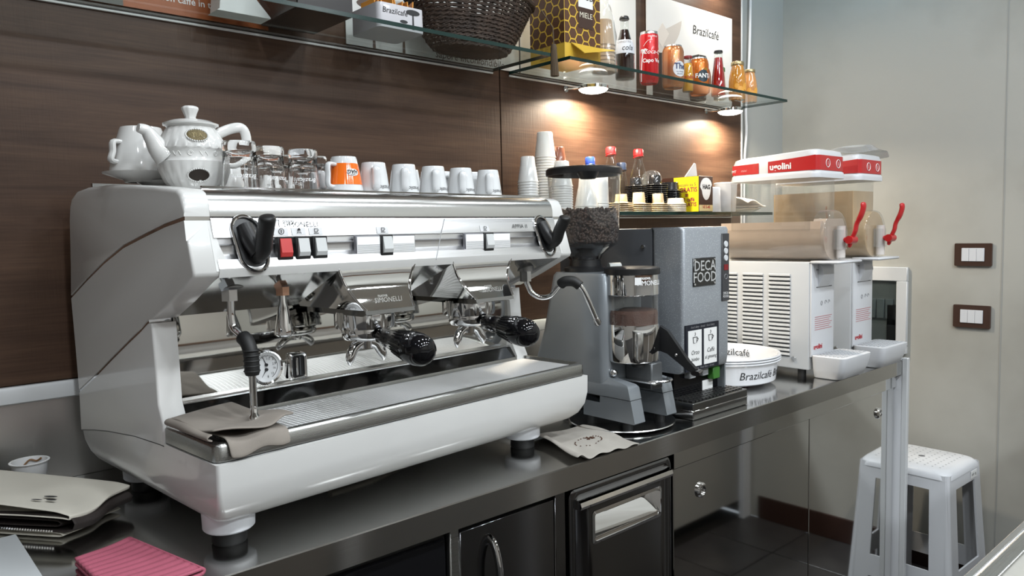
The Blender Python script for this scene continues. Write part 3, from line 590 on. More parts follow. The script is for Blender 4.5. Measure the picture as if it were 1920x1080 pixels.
espresso_cup(.338, V1, 'white espresso cup upside down, first to the right of the orange cup', R(4))
espresso_cup(.407, V1, 'white espresso cup upside down, second to the right of the orange cup', R(-2))
espresso_cup(.479, V1, 'white espresso cup upside down, third to the right of the orange cup', R(1))
espresso_cup(.552, V1, 'white espresso cup upside down, fourth to the right of the orange cup', R(-4))
espresso_cup(.633, V1 + .004, 'smallest looking white espresso cup at the right end of the front row', R(-8))
for i, (u, v, l) in enumerate(((.300, .175, 'white espresso cup half hidden behind the orange cup'), (.405, .178, 'back row white espresso cup peeping out behind the first front cup'), (.490, .176, 'back row white espresso cup peeping out behind the second front cup'), (.575, .172, 'back row white espresso cup peeping out behind the third front cup'), (.640, .150, 'back row white espresso cup nearest the right end of the row'))):
    espresso_cup(u, v, l, R(-40 + 23 * i))
# orange cup
oc = empty('orange_cup', mpos(.274, V1 - .002), R(0), 'orange and white cup upside down with an oval coffee badge', 'cup')
OP = [(0, .059), (.0185, .059), (.0195, .064), (.0210, .064), (.0225, .060), (.0262, .040), (.0300, .018), (.0325, .004), (.0325, .0), (.0305, 0), (.030, .004), (.025, .03), (.02, .05), (0, .055)]
G().lathe(OP, n=44).build('bowl', CERAMIC2, oc, ang=50)
G().lathe([(.0309, .0155), (.0272, .0370), (.0243, .0520)], n=44, cap=False).build('orange_band', ORANGE, oc)
ring_handle(G(), (.0245, .0300), .0170, .012, .050, R(-160), .0042, (1.3, .9)).build('handle', CERAMIC2, oc)
def ocr(z): return .0335 - (z - .004) * .195 + .0014
mp_ = on_cyl((0, 0, 0), ocr, R(-88), .036, -1)
bd = disc_on(mp_, .0115, .0062, WHITEPAPER, 'badge', oc)
def ocr2(z): return ocr(z) + .0006
text('HAG', .0095, INK, bd, on_cyl((0, 0, 0), ocr2, R(-88), .0375, -1), bold=.03, shear=.2); text('CAFFE', .0040, INK, bd, on_cyl((0, 0, 0), ocr2, R(-88), .0322, -1))
# clear tumblers, upside down
_tb = None
def tumbler(u, v, label, rot=0., sc=1.):
    global _tb; grp = 'glass tumblers upside down on the machine'
    if _tb is None:
        _tb = empty('glass_tumbler', mpos(u, v), rot, label, 'glass', grp)
        fl = lambda a, h: 1 + (.018 * math.cos(12 * a) if .012 < h < .058 else 0)
        G().lathe([(.0270, 0.), (.0262, .012), (.0245, .035), (.0232, .054), (.0238, .060), (.0242, .068), (.0225, .0715), (.010, .0708), (0, .0705)] + [(0, .0585), (.0170, .0580), (.0205, .054), (.0218, .035), (.0240, .012), (.0252, 0.), (.0262, -.0002)], n=36, cap=False, rmod=fl).build('vessel', TUMBLER, _tb, ang=55)
        text('Brazilcafé', .0100, WINK, _tb, on_cyl((0, 0, 0), lambda z: .0268, R(-98), .020, -1), shear=.15); text('..buono..', .0060, WINK, _tb, on_cyl((0, 0, 0), lambda z: .0262, R(-104), .030, -1), shear=.3)
        o = _tb
    else: o = copy_tree(_tb); o.location = mpos(u, v); o.rotation_euler = (0, 0, rot); tag(o, label, 'glass', grp)
    o.scale = (sc, sc, sc); return o
tumbler(.078, .075, 'clear glass tumbler upside down in front of the teapot handle', R(0), 1.06)
tumbler(.130, .080, 'clear glass tumbler upside down, second from the teapot', R(18))
tumbler(.195, .085, 'clear glass tumbler upside down beside the orange cup', R(-14))
tumbler(.205, .152, 'clear glass tumbler in the back row behind the second tumbler', R(30), .95)
tumbler(.252, .142, 'clear glass tumbler in the back row behind the tumbler beside the orange cup', R(60), .95)
tumbler(.152, .150, 'clear glass tumbler in the back row just right of the teapot', R(100), .95)
# teapot: fluted pot over its cup
tp = empty('teapot', mpos(.038, .150), R(0), 'ornate white fluted teapot with two dark oval medallions', 'teapot')
def flute(a, h): return 1 + (.055 * abs(math.cos(10 * (a + h * 7))) if (.006 < h < .044 or .066 < h < .100) else 0)
tb_ = G().lathe([(0, 0), (.028, 0), (.032, .003), (.041, .016), (.0485, .034), (.0520, .044), (.0525, .047), (.0505, .0485), (.0495, .052), (.0495, .064), (.0510, .0655), (.0505, .068), (.0455, .082), (.0375, .0965), (.0355, .101), (.0385, .104), (.0410, .1045), (.0415, .107), (.038, .1085), (.030, .112), (.015, .1145), (0, .115)], n=144, rmod=flute).build('body', CERAMIC, tp, ang=60)
G().lathe([(0, .113), (.0085, .1135), (.0080, .118), (.0100, .124), (.0128, .130), (.0125, .133), (.009, .1352), (0, .136)], n=48, rmod=lambda a, h: 1 + .03 * math.cos(9 * a)).build('lid_knob', CERAMIC, tp, ang=60)
SA = R(188)
G().tube(spline([(.044 * math.cos(SA), .044 * math.sin(SA), .058), (.053 * math.cos(SA), .053 * math.sin(SA), .066), (.061 * math.cos(SA), .061 * math.sin(SA), .079), (.070 * math.cos(SA), .070 * math.sin(SA), .091), (.082 * math.cos(SA), .082 * math.sin(SA), .0945)], 6), [.0215 - .0150 * (k / 24) ** .7 for k in range(25)], 18).build('spout', CERAMIC, tp)
HA = R(-6)
G().tube(spline([(.036 * math.cos(HA), .036 * math.sin(HA), .092), (.060 * math.cos(HA), .060 * math.sin(HA), .1035), (.078 * math.cos(HA), .078 * math.sin(HA), .106), (.085 * math.cos(HA), .085 * math.sin(HA), .093), (.083 * math.cos(HA), .083 * math.sin(HA), .070), (.066 * math.cos(HA), .066 * math.sin(HA), .050), (.048 * math.cos(HA), .048 * math.sin(HA), .050)], 6), .0062, 12, (.8, 1.3)).build('handle', CERAMIC, tp)
MED = mat('bronze_medallion', (.095, .072, .030), .35, .5, bump=(380, .6, .001)); MED2 = mat('dark_medallion', (.020, .013, .009), .7)
for (z, rr, m_) in ((.0855, .0440, MED), (.0245, .0452, MED2)):
    AA = R(-99) ; mp_ = on_cyl((0, 0, 0), lambda q, rr=rr, z=z: rr + .0020 - (q - z) * (.55 if z > .05 else -.50), AA, z, 1)
    md = disc_on(mp_, .0150, .0085, m_, 'medallion', tp, 36)
    g = G()
    for k in range(30): t = 2 * math.pi * k / 30; g.ell(mp_((.0163 * math.cos(t), .0098 * math.sin(t))), .0014, .0014, .0014, 8, 6)
    g.build('bead_border', CERAMIC, md)
    if z > .05:
        def mp2(p, mp_=mp_): q = mp_(p); return (q[0] * 1.01, q[1] * 1.01, q[2])
        text('· TEA ·', .0085, mat('bronze_light', (.20, .16, .075), .35, .5), md, mp2); 
# scroll relief on the belt
g = G()
for k in range(16):
    a = 2 * math.pi * k / 16; q = on_cyl((0, 0, 0), lambda z: .0497, a, .058)
    if k % 2: g.tube([q((.0042 * math.cos(t) * (1 - i / 40), .0042 * math.sin(t) * (1 - i / 40))) for i, t in enumerate([R(24 * j) for j in range(26)])], .0009, 6)
    else: g.tube(spline([q((-.006, .003)), q((-.002, -.003)), q((.002, .003)), q((.006, -.003))], 4), .0009, 6)
g.build('belt_relief', CERAMIC, tp)
# big bowls and saucers behind the teapot
def bigcup(u, v, z, rot, label, sc=1., tilt=0.):
    o = empty('large_cup', mpos(u, v, z), rot, label, 'cup'); o.rotation_euler = (tilt, 0, rot); o.scale = (sc, sc, sc)
    G().lathe([(0, .066), (.026, .066), (.028, .072), (.031, .072), (.033, .067), (.0415, .040), (.0500, .004), (.0500, 0), (.0475, 0), (.046, .006), (.036, .045), (.02, .062), (0, .063)], n=44).build('bowl', CERAMIC, o, ang=50)
    ring_handle(G(), (.037, .045), .0150, .014, .046, R(-125), .0048, (1.4, .9)).build('handle', CERAMIC, o); return o
def saucer(u, v, z, label, sc=1.):
    o = G().lathe([(sc * a, b) for a, b in ((0, .004), (.022, .004), (.024, 0), (.028, 0), (.030, .004), (.060, .0135), (.0615, .016), (.059, .0165), (.030, .008), (0, .008))], n=48).build('saucer', CERAMIC, None, 50, mpos(u, v, z)); tag(o, label, 'saucer', 'saucers behind the teapot')
saucer(.036, .262, TZ, 'lowest white saucer of the pile behind the teapot spout', .68)
saucer(.036, .260, TZ + .0085, 'second white saucer of the pile behind the teapot spout', .68)
saucer(.004, .261, TZ + .0215, 'uppermost white saucer of the pile behind the teapot spout')
bigcup(.004, .261, TZ + .0385, R(-35), 'large white cup upside down on the saucers behind the teapot spout', 1.0)
bigcup(.135, .262, TZ, R(150), 'large white cup upside down behind the teapot handle', 1.0)
bigcup(.242, .285, TZ, R(90), 'large white cup upside down behind the back row tumblers', .72)
# ------------------------------------------------------------------ cloths
def sheet(name, f, nu, nv, m_, label=None, th=.003, parent=None, cat='cloth', sub=1):
    o = G().grid(f, nu, nv).build(name, m_, parent, ang=80); md = o.modifiers.new('thick', 'SOLIDIFY'); md.thickness = th; md.offset = 0
    if sub: s_ = o.modifiers.new('smooth', 'SUBSURF'); s_.levels = sub; s_.render_levels = sub
    if label: tag(o, label, cat)
    return o
GREYCLOTH = mat('grey_brown_cloth', (.255, .225, .195), .85, bump=(900, .3, .0006), var=(14, (.225, .198, .172)))
def bil(c, a, b):
    return [c[0][k] * (1 - a) * (1 - b) + c[1][k] * a * (1 - b) + c[2][k] * a * b + c[3][k] * (1 - a) * b for k in range(2)]
gc = empty('grey_cloth', mpos(0, 0, ZC + .1655), MR, 'grey-brown cloth folded on the left end of the drip tray', 'cloth')
def clA(a, b):                                     # lower leaf hanging over the front rim
    x, y = bil([(-.046, .072), (.075, .085), (.060, -.080), (-.030, -.083)], a, b); z = .0045 + .003 * math.sin(9 * a + 3 * b)
    if y < -.066: z -= (-.066 - y) * 1.5; y = -.066 - (-.066 - y) * .4 - .003
    return (x, y, z)
sheet('lower_leaf', clA, 22, 22, GREYCLOTH, None, .0028, gc)
def clB(a, b):                                     # upper leaf with a rolled front fold
    x, y = bil([(-.050, .080), (.060, .105), (.085, -.045), (-.048, -.062)], a, b)
    z = .0120 + .0045 * math.sin(5.5 * a + 1.2) * b + .0035 * math.sin(7 * b + 2 * a) + .007 * math.exp(-((a - .55 - .25 * b) / .13) ** 2) * b
    return (x, y - .020 * math.sin(math.pi * a) * b, z)
sheet('upper_leaf', clB, 26, 22, GREYCLOTH, None, .0032, gc)
def clC(a, b):                                     # rounded fold joining the two leaves along the left
    t = math.pi * a; x, y = -.047 - .008 * math.sin(t), .080 - .142 * b; return (x, y, .0045 + .0045 * (1 - math.cos(t)) * (1. + .2 * math.sin(6 * b)))
sheet('fold', clC, 8, 14, GREYCLOTH, None, .003, gc)
# canvas bundle at the lower left
CANVAS = mat('cream_canvas', (.56, .53, .46), .85, bump=(700, .3, .0006)); LINING = mat('dark_brown_lining', (.022, .016, .014), .7, bump=(500, .4, .001))
cb_ = empty('canvas_bundle', (.20, -.20, ZC), R(0), 'cream canvas cloth folded around a dark brown lining at the left', 'cloth')
d1 = Vector((.150, -.200, 0)).normalized(); d2 = Vector((-.60, -.80, 0)).normalized(); d2 = Vector((-d1.y * -1, d1.x * -1, 0)) if False else Vector((-.80, -.60, 0)).normalized()
def fold_strip(path, depth, m_, nm, ox=0., lift=0., skew=.0, sag=.0):
    def f(a, b):
        k = a * (len(path) - 1); i = min(int(k), len(path) - 2); t = k - i; s_, z = path[i][0] * (1 - t) + path[i + 1][0] * t, path[i][1] * (1 - t) + path[i + 1][1] * t
        p = d1 * (s_ + skew * b + .004 * math.sin(9 * b + 4 * a)) + d2 * (depth * (b - .5) + ox); return (p.x, p.y, max(.0018, z + lift + .003 * math.sin(5 * b + 3 * a) * (z > .01) - sag * b * (z > .012)))
    return sheet(nm, f, 4 * (len(path) - 1), 12, m_, None, .0026, cb_)
fold_strip([(-.16, .003), (-.05, .003), (.05, .003), (.120, .0035), (.128, .006), (.120, .009), (.04, .009), (-.12, .009)], .115, CANVAS, 'bottom_fold')
fold_strip([(-.17, .013), (.0, .013), (.125, .013), (.145, .016), (.150, .024), (.145, .031), (.120, .034), (.0, .030), (-.15, .029)], .118, LINING, 'lining')
fold_strip([(-.13, .018), (.03, .018), (.115, .0185), (.122, .0215), (.115, .0245), (.0, .0235), (-.13, .0225)], .108, LINING, 'inner_lining')
fold_strip([(-.20, .036), (-.06, .0375), (.06, .040), (.128, .0385), (.142, .036), (.144, .041), (.120, .0455), (.04, .050), (-.08, .056), (-.17, .060), (-.200, .055)], .122, CANVAS, 'top_fold', sag=.004)
zp = G()
for k in range(46): p = d1 * (-.10 + k * .0046) + d2 * .060; zp.box(p.x - .0011, p.x + .0011, p.y - .002, p.y + .002, .012 + .0003 * k * 0, .0145)
zp.build('zip_teeth', CHROME_S, cb_)
pr = G(); 
for (s_, q, w_, h_) in ((.070, .018, .012, .0035), (.082, .030, .009, .003), (.060, .034, .010, .0022)):
    c = d1 * s_ + d2 * q; pr.add([(c.x + d1.x * w_ * math.cos(t) + d2.x * h_ * math.sin(t), c.y + d1.y * w_ * math.cos(t) + d2.y * h_ * math.sin(t), .0494 - .03 * (s_ - .06)) for t in [2 * math.pi * k / 16 for k in range(16)]], [tuple(range(16))])
pr.build('printed_mark', INK, cb_, ang=0)
# pink ribbed cloth
PINK = mat('pink_sponge_cloth', (.40, .095, .145), .8, bump=(350, .5, .001))
pk = empty('pink_cloth', (.285, -.520, ZC), R(-8), 'pink ribbed sponge cloth folded on the front of the worktop', 'cloth')
def pkf(z0, rib):
    def f(a, b):
        x, y = bil([(-.075, .055), (-.005, .095), (.060, -.080), (-.045, -.098)], a, b); return (x, y, z0 + .0015 * math.sin(4 * a + 2) + (.0008 * math.sin(70 * b) if rib else 0))
    return f
sheet('lower_layer', pkf(.0035, False), 10, 40, PINK, None, .004, pk, sub=0); sheet('upper_layer', pkf(.0105, True), 14, 70, PINK, None, .004, pk, sub=0)
def pkc(a, b):
    t = math.pi * a; x0, y0 = -.005 + (.060 + .005) * b, .095 + (-.080 - .095) * b; return (x0 + .004 * math.sin(t), y0 + .002 * math.sin(t), .0035 + .0035 * (1 - math.cos(t)))
sheet('fold', pkc, 8, 30, PINK, None, .004, pk, sub=0)
# beige rag between machine and grinder
RAG = mat('stained_beige_rag', (.36, .335, .30), .9, bump=(700, .35, .0008), var=(9, (.30, .275, .245)))
def ragf(a, b):
    x, y = bil([(1.075, -.432), (1.235, -.450), (1.222, -.630), (1.035, -.630)], a, b); z = ZC + .0025 + .004 * (1 + math.sin(7 * a + 5 * b)) * .5 + .012 * math.exp(-((a - .04) / .08) ** 2) + .002 * math.sin(23 * a) * (b > .7)
    return (x + .008 * math.sin(5 * b), min(y, -.43), z)
rg = sheet('beige_rag', ragf, 30, 24, RAG, 'stained beige rag with brown print lying in front of the grinder', .0022)
g = G(); rng = random.Random(3)
def rp(a, b): p = ragf(a, b); return (p[0], p[1], p[2] + .0022)
for k in range(26):
    t = R(k * 13.8); a, b = .50 + .20 * math.cos(t), .58 + .13 * math.sin(t)
    if rng.random() < .75: g.tube([rp(a, b), rp(a + .015, b + .01)], .0009, 5)
for k in range(14): a, b = .56 + rng.uniform(-.04, .06), .50 + rng.uniform(-.05, .04); g.tube([rp(a, b), rp(a + rng.uniform(-.03, .03), b + .03)], .0011, 5)
g.build('brown_print', mat('brown_print', (.08, .035, .02), .8), rg)
# plastic coffee cup, far left, and the pale board
pc = empty('plastic_cup', (.232, -.075, ZC), 0, 'small white plastic cup with a coffee stain at the far left', 'cup')
G().lathe([(0, .001), (.0195, .001), (.0205, .003), (.0235, .038), (.0255, .040), (.0275, .0610), (.0305, .0618), (.0310, .0632), (.0300, .0640), (.0275, .0636), (.0245, .041), (.0195, .004), (0, .003)], n=40).build('wall', mat('white_cup_plastic', (.72, .72, .72), .3, sub=.2), pc, ang=50)
G().tube(spline([(-.006, .022, .050), (.004, .0225, .059), (.014, .020, .056), (.020, .014, .061)], 5), .0016, 8).build('coffee_stain', mat('coffee_stain', (.20, .10, .035), .5), pc)
tag(G().box(-.62, .178, -.615, -.278, ZC + .0005, ZC + .0075, .002, 2).build('pale_board', mat('pale_grey_board', (.50, .52, .53), .35)), 'pale grey board lying on the worktop in the lower left corner', 'board')
# ------------------------------------------------------------------ grinder on its steel dish
dish = tag(G().lathe([(0, .001), (.105, .001), (.116, .006), (.121, .0075), (.1225, .0055), (.116, .003), (.106, -.0), (0, 0.)], n=64).build('steel_dish', CHROME_S, None, 50, (1.335, -.480, ZC + .0005)), 'round steel dish under the grey coffee grinder', 'dish')
GX = 1.335
gd = empty('coffee_grinder', (GX, -.40, ZC + .0022), 0, 'grey coffee grinder with clear bean hopper and chrome doser', 'coffee grinder')
Z0 = .0022                                           # heights below are from the dish, lengths from the pivot
def yy(y): return y + .40
g = G()                                              # main column (tapered), rounded plan
g.loft([rrect(-.075 + i, .075 - i, yy(f), yy(b_), .020, 5, z) for (z, f, b_, i) in ((.055, -.500, -.215, 0), (.110, -.500, -.235, 0), (.125, -.497, -.262, .001), (.20, -.494, -.290, .003), (.335, -.492, -.322, .006), (.343, -.488, -.327, .010))])
g.build('body', GREYP, gd, ang=45)
for x0 in (-.077, .037):
    lg = G()
    lg.loft([[(x0 + .002, yy(y), z), (x0 + .038, yy(y), z), (x0 + .038, yy(-.43), z), (x0 + .002, yy(-.43), z)] for (z, y) in ((.020, -.577), (.022, -.579), (.070, -.568))])
    L = lg.build('leg', GREYP, gd)
    G().loft([[(x0 + .001 + j, yy(y), z), (x0 + .039 - j, yy(y), z), (x0 + .039 - j, yy(b_), z), (x0 + .001 + j, yy(b_), z)] for (z, y, b_, j) in ((.0715, -.568, -.42, 0), (.096, -.562, -.42, 0), (.102, -.556, -.42, .004), (.112, -.50, -.42, .010))]).build('leg_cover', GREYP, gd)
    G().lathe([(0, -.001), (.0105, -.001), (.0115, .006), (.0115, .022), (0, .022)], (x0 + .020, yy(-.545), 0), 20).build('foot', RUBBER, gd)
    G().lathe([(0, -.001), (.0105, -.001), (.0115, .006), (.0115, .056), (0, .056)], (x0 + .020, yy(-.44), 0), 20).build('foot', RUBBER, gd)
# doser: black lid, chrome bands, clear ring with ground coffee, chrome lower drum
DC = (0, yy(-.514), 0)
G().lathe([(0, .356), (.0585, .356), (.0625, .353), (.0630, .342), (.0610, .340), (0, .340)], DC, 48).build('doser_lid', BLACK, gd)
G().lathe([(.0570, .340), (.0600, .340), (.0605, .296), (.0585, .294), (.0570, .296)], DC, 48, cap=False).build('doser_top_band', CHROME, gd)
text('nuova', .0105, WINK, gd, on_cyl(DC, lambda z: .0612, R(-112), .334), bold=.01); text('SIMONELLI', .0150, WINK, gd, on_cyl(DC, lambda z: .0612, R(-98), .3225)); G().box(-.0072, .0072, -.0005, .0005, -.0080, .0080).xf(Matrix.Translation((DC[0] - .0385, DC[1] - .0478, .3275)) @ Matrix.Rotation(R(-39), 4, 'Z')).build('brand_mark', WINK, gd, ang=0)
G().lathe([(.0590, .296), (.0590, .230)], DC, 48, cap=False).build('doser_window', TANKP, gd)
G().lathe([(0, .262), (.020, .264), (.035, .258), (.052, .2605), (.0565, .254), (.0565, .228), (0, .228)], DC, 48, rmod=lambda a, h: 1 + (.03 * math.sin(5 * a) if h > .255 else 0)).build('ground_coffee', mat('ground_coffee', (.075, .030, .018), .9, bump=(400, .8, .002)), gd)
G().lathe([(.0, .230), (.0600, .230), (.0605, .224), (.0605, .150), (.058, .146), (0, .146)], DC, 48).build('doser_drum', CHROME, gd)
G().lathe([(0, .146), (.020, .146), (.022, .140), (.018, .134), (0, .134)], (DC[0] - .005, DC[1] - .022, 0), 24).build('dosing_chute', BLACK, gd)
G().box(-.050, -.030, yy(-.570), yy(-.560), .155, .215, .003, 2).build('drum_bracket', CHROME_S, gd)
G().box(-.010, .030, yy(-.575), yy(-.500), .085, .145, .003, 1).build('front_plate', GREYD, gd)
fk = G(); fk.box(-.034, .034, yy(-.600), yy(-.500), .104, .108, .001, 1)
fk.tube(spline([(-.034, yy(-.585), .108), (-.020, yy(-.605), .110), (0, yy(-.612), .110), (.020, yy(-.605), .110), (.034, yy(-.585), .108)], 5), .0035, 8); fk.build('filter_fork', CHROME_S, gd)
G().ell((-.055, yy(-.505), .122), .009, .009, .009).build('screw_knob', CHROME_S, gd)
# dosing lever
lv = G(); lv.loft([[(.046 + a, yy(y) , z) for (a, z) in ((0, z0), (.010, z0), (.010, z1), (0, z1))] for (y, z0, z1) in ((-.552, .165, .222), (-.575, .160, .212), (-.630, .128, .150), (-.650, .122, .134))]); lv.build('dosing_lever', BLACK, gd)
G().tube([(.030, yy(-.660), .128), (.062, yy(-.650), .128)], [.010, .008], 14, (1, .55)).build('lever_pad', BLACKG, gd)
G().ell((.0455, yy(-.600), .160), .004, .004, .004).build('lever_rivet', CHROME, gd)
# hopper
HC = (0, yy(-.372), 0)
G().lathe([(0, .3425), (.050, .3425), (.050, .352), (.038, .356), (.036, .372), (0, .372)], HC, 36).build('hopper_neck', BLACK, gd)
hp = G().lathe([(.036, .370), (.042, .382), (.064, .398), (.0780, .408), (.0800, .412), (.0865, .566), (.0872, .575)], HC, 56, cap=False).build('hopper', TANKP, gd, ang=60)
G().lathe([(0, .372), (.038, .372), (.0425, .384), (.062, .398), (.077, .4085), (0, .412)], HC, 40).build('hopper_cone', mat('smoked_cone', (.015, .012, .011), .15), gd)
ld = G().lathe([(.0860, .569), (.0895, .569), (.0905, .573), (.0900, .583), (.085, .587), (.04, .588), (0, .588)], HC, 56, cap=False).build('hopper_lid', BLACK, gd)
G().lathe([(0, .570), (.010, .570), (.012, .560), (.017, .556), (.022, .564), (.026, .572), (0, .572)], (HC[0] - .052, HC[1] - .060, 0), 20).build('lid_catch', BLACK, ld)
G().tube([(.038, HC[1] - .040, .352), (.066, HC[1] - .052, .352)], [.010, .010], 18).build('slide_knob', mat('grey_knob', (.45, .46, .44), .4), gd)
G().lathe([(0, .344), (.018, .344), (.018, .350), (0, .350)], (.050, HC[1] - .075, 0), 20).build('adjuster', BLACK, gd)
# beans
bean = G().ell((0, 0, 0), .0060, .0043, .0034, 8, 5); bv, bf = bean.v, bean.f; rng = random.Random(11); bg = G()
for k in range(1250):
    z = .414 + (.490 - .414) * (k / 1250) ; rmax = .0800 + (z - .412) * .042 - .0052
    a = rng.uniform(0, 2 * math.pi); rr_ = rmax if rng.random() < .82 else rmax * rng.random() ** .5
    if z > .482: rr_ = rmax * rng.random() ** .5
    m_ = Matrix.Translation((rr_ * math.cos(a), rr_ * math.sin(a), z)) @ Matrix.Rotation(a + math.pi / 2, 4, 'Z') @ Matrix.Rotation(rng.uniform(-.5, .5), 4, 'X') @ Matrix.Rotation(rng.uniform(0, 6.3), 4, 'Y')
    bg.add([m_ @ Vector(p) for p in bv], bf)
BEAN = mat('roasted_bean', (.052, .027, .017), .5, var=(60, (.024, .012, .008)))
bo = bg.build('coffee_beans', BEAN, None, 60, (GX, -.372, ZC + .0022), fix=False); tag(bo, 'dark roasted coffee beans filling the clear grinder hopper', 'coffee beans', kind='stuff')
G().lathe([(0, .413), (.0735, .413), (.0765, .481), (0, .483)], (0, 0, 0), 32).build('bean_mass', mat('bean_mass', (.022, .012, .008), .6), bo)
# ------------------------------------------------------------------ barley-coffee dispenser
dx, dy = 1.462, -.562
dc = empty('drink_dispenser', (dx, dy, ZC), 0, 'sparkling grey hot drink dispenser standing right of the grinder', 'dispenser')
W_ = .192; D_ = .40
g = G().prism([(.0, .125), (.0, .438), (.006, .445), (.205, .446), (.205, .125)], 'x', 0, W_)
def dplan(f): return rrect(0, W_, f, .20, .012, 5)
G().loft([[(x, y + sh, z) for (x, y, _) in rrect(0, W_, 0, .090, .010, 5)] for (z, sh) in ((.100, .012), (.106, .004), (.130, 0), (.438, 0), (.444, .004), (.4455, .008))]).build('front_housing', SPARK, dc, ang=45)
G().box(.001, W_ - .001, .0915, D_, .04, .444, .003, 2).build('rear_housing', mat('dark_grey_housing', (.10, .105, .115), .35, .4), dc)
G().lathe([(0, 0), (.005, 0), (.005, .004), (0, .004)], (-.0045, .115, .400), 16, 'x').build('lock', CHROME_S, dc)
G().box(.003, W_ - .003, .030, .35, .012, .105).build('front_recess', BLACKG, dc, ang=0)
G().box(W_ - .006, W_ - .001, .010, .034, .012, .104).build('recess_side', GREYP, dc, ang=0)
for (a, b) in ((.045, .070), (.098, .123)): G().box(a, b, .014, .034, .082, .101, .002, 1).build('nozzle', mat('grey_nozzle', (.35, .36, .37), .4), dc)
G().box(.140, .170, .012, .030, .068, .098, .002, 1).build('green_tag', mat('green_tag', (.05, .18, .03), .4), dc)
st = G().box(.118, .162, .0285, .0298, .036, .066).build('sticker', WHITEPAPER, dc, ang=0)
lg = G().box(.036, .128, -.0030, .0005, .305, .372, .001, 1).build('name_plate', mat('plate_dark_steel', (.10, .10, .10), .25, 1.), dc)
text('DECA', .034, mat('silver_ink', (.72, .73, .74), .3, .6), lg, on_plane((.082, -.0036, .352), (1, 0, 0), (0, 0, 1)), bold=.01); text('FOOD', .034, MATS['silver_ink'], lg, on_plane((.082, -.0036, .325), (1, 0, 0), (0, 0, 1)), bold=.01)
for (a, b) in ((.041, .310), (.123, .310), (.041, .367), (.123, .367)): G().lathe([(0, -.0045), (.0025, -.0045), (.0028, -.003)], (a, 0, b), 10, 'y', cap=False).build('plate_screw', CHROME, lg)
ct = G().box(.156, .188, -.0025, .0005, .262, .428, .001, 1).build('button_panel', mat('button_panel_dark', (.045, .045, .05), .3), dc)
for z in (.368, .385, .402): G().lathe([(0, -.0045), (.0072, -.0045), (.008, -.0025)], (.172, 0, z), 18, 'y', cap=False).build('button', mat('clear_button', (.62, .63, .65), .2), ct)
G().box(.164, .182, -.0034, -.0024, .338, .352).build('red_display', mat('red_window', (.20, .008, .012), .2), ct, ang=0)
G().tube([(.172 + .006 * math.cos(R(k * 20)), -.003, .322 + .006 * math.sin(R(k * 20))) for k in range(19)], .0008, 6).build('icon', GREYINK, ct)
text('DECA', .0085, WINK, ct, on_plane((.172, -.003, .281), (1, 0, 0), (0, 0, 1))); text('FOOD', .0085, WINK, ct, on_plane((.172, -.003, .273), (1, 0, 0), (0, 0, 1)))
cd = G().box(.004, .142, -.0022, .0003, .106, .216).build('menu_card', mat('menu_navy', (.012, .014, .022), .3), dc, ang=0)
for (a, b, t1, t2) in ((.014, .068, 'Orzo', 'bimbo'), (.078, .132, 'Caffè', 'al ginseng')):
    lb = G().box(a, b, -.0032, -.002, .116, .202).build('menu_label', WHITEPAPER, cd, ang=0); m_ = (a + b) / 2
    text(t1, .0150, INK, cd, on_plane((m_, -.0038, .149), (1, 0, 0), (0, 0, 1)), shear=.2); text(t2, .0125, INK, cd, on_plane((m_, -.0038, .133), (1, 0, 0), (0, 0, 1)), shear=.2)
    g = G(); g.tube([(m_ - .009, -.004, .186), (m_ - .007, -.004, .172), (m_ + .005, -.004, .172), (m_ + .007, -.004, .186), (m_ - .009, -.004, .186)], .0007, 6); g.tube(spline([(m_ + .0065, -.004, .184), (m_ + .012, -.004, .181), (m_ + .006, -.004, .175)], 4), .0007, 6); g.tube(spline([(m_ - .002, -.004, .189), (m_ + .001, -.004, .193), (m_ - .001, -.004, .197)], 4), .0006, 6); g.build('cup_drawing', INK, cd)
text('food diary · break · food diary', .0080, GREYINK, cd, on_plane((.073, -.003, .2095), (1, 0, 0), (0, 0, 1)), shear=.3); text('breakfast · food diary · break', .0080, GREYINK, cd, on_plane((.073, -.003, .1110), (1, 0, 0), (0, 0, 1)), shear=.3)
dt = G().box(-.014, W_ + .025, -.036, .075, .0005, .040, .002, 1).build('drip_tray', brushed('drip_box_steel', (.30, .30, .30), .18, 'x', .05), dc, ang=30)
G().box(-.0145, W_ + .0255, -.0368, .0, .0195, .0225, .0006, 1).build('tray_lip', CHROME, dt)
g = G()
for i in range(15):
    for j in range(7): x, y = -.004 + i * .0145, -.026 + j * .0145; g.box(x, x + .0105, y, y + .0105, .0402, .0428)
g.build('tray_grid', mat('tray_grid_dark', (.05, .05, .05), .3, .6), dt, ang=0)
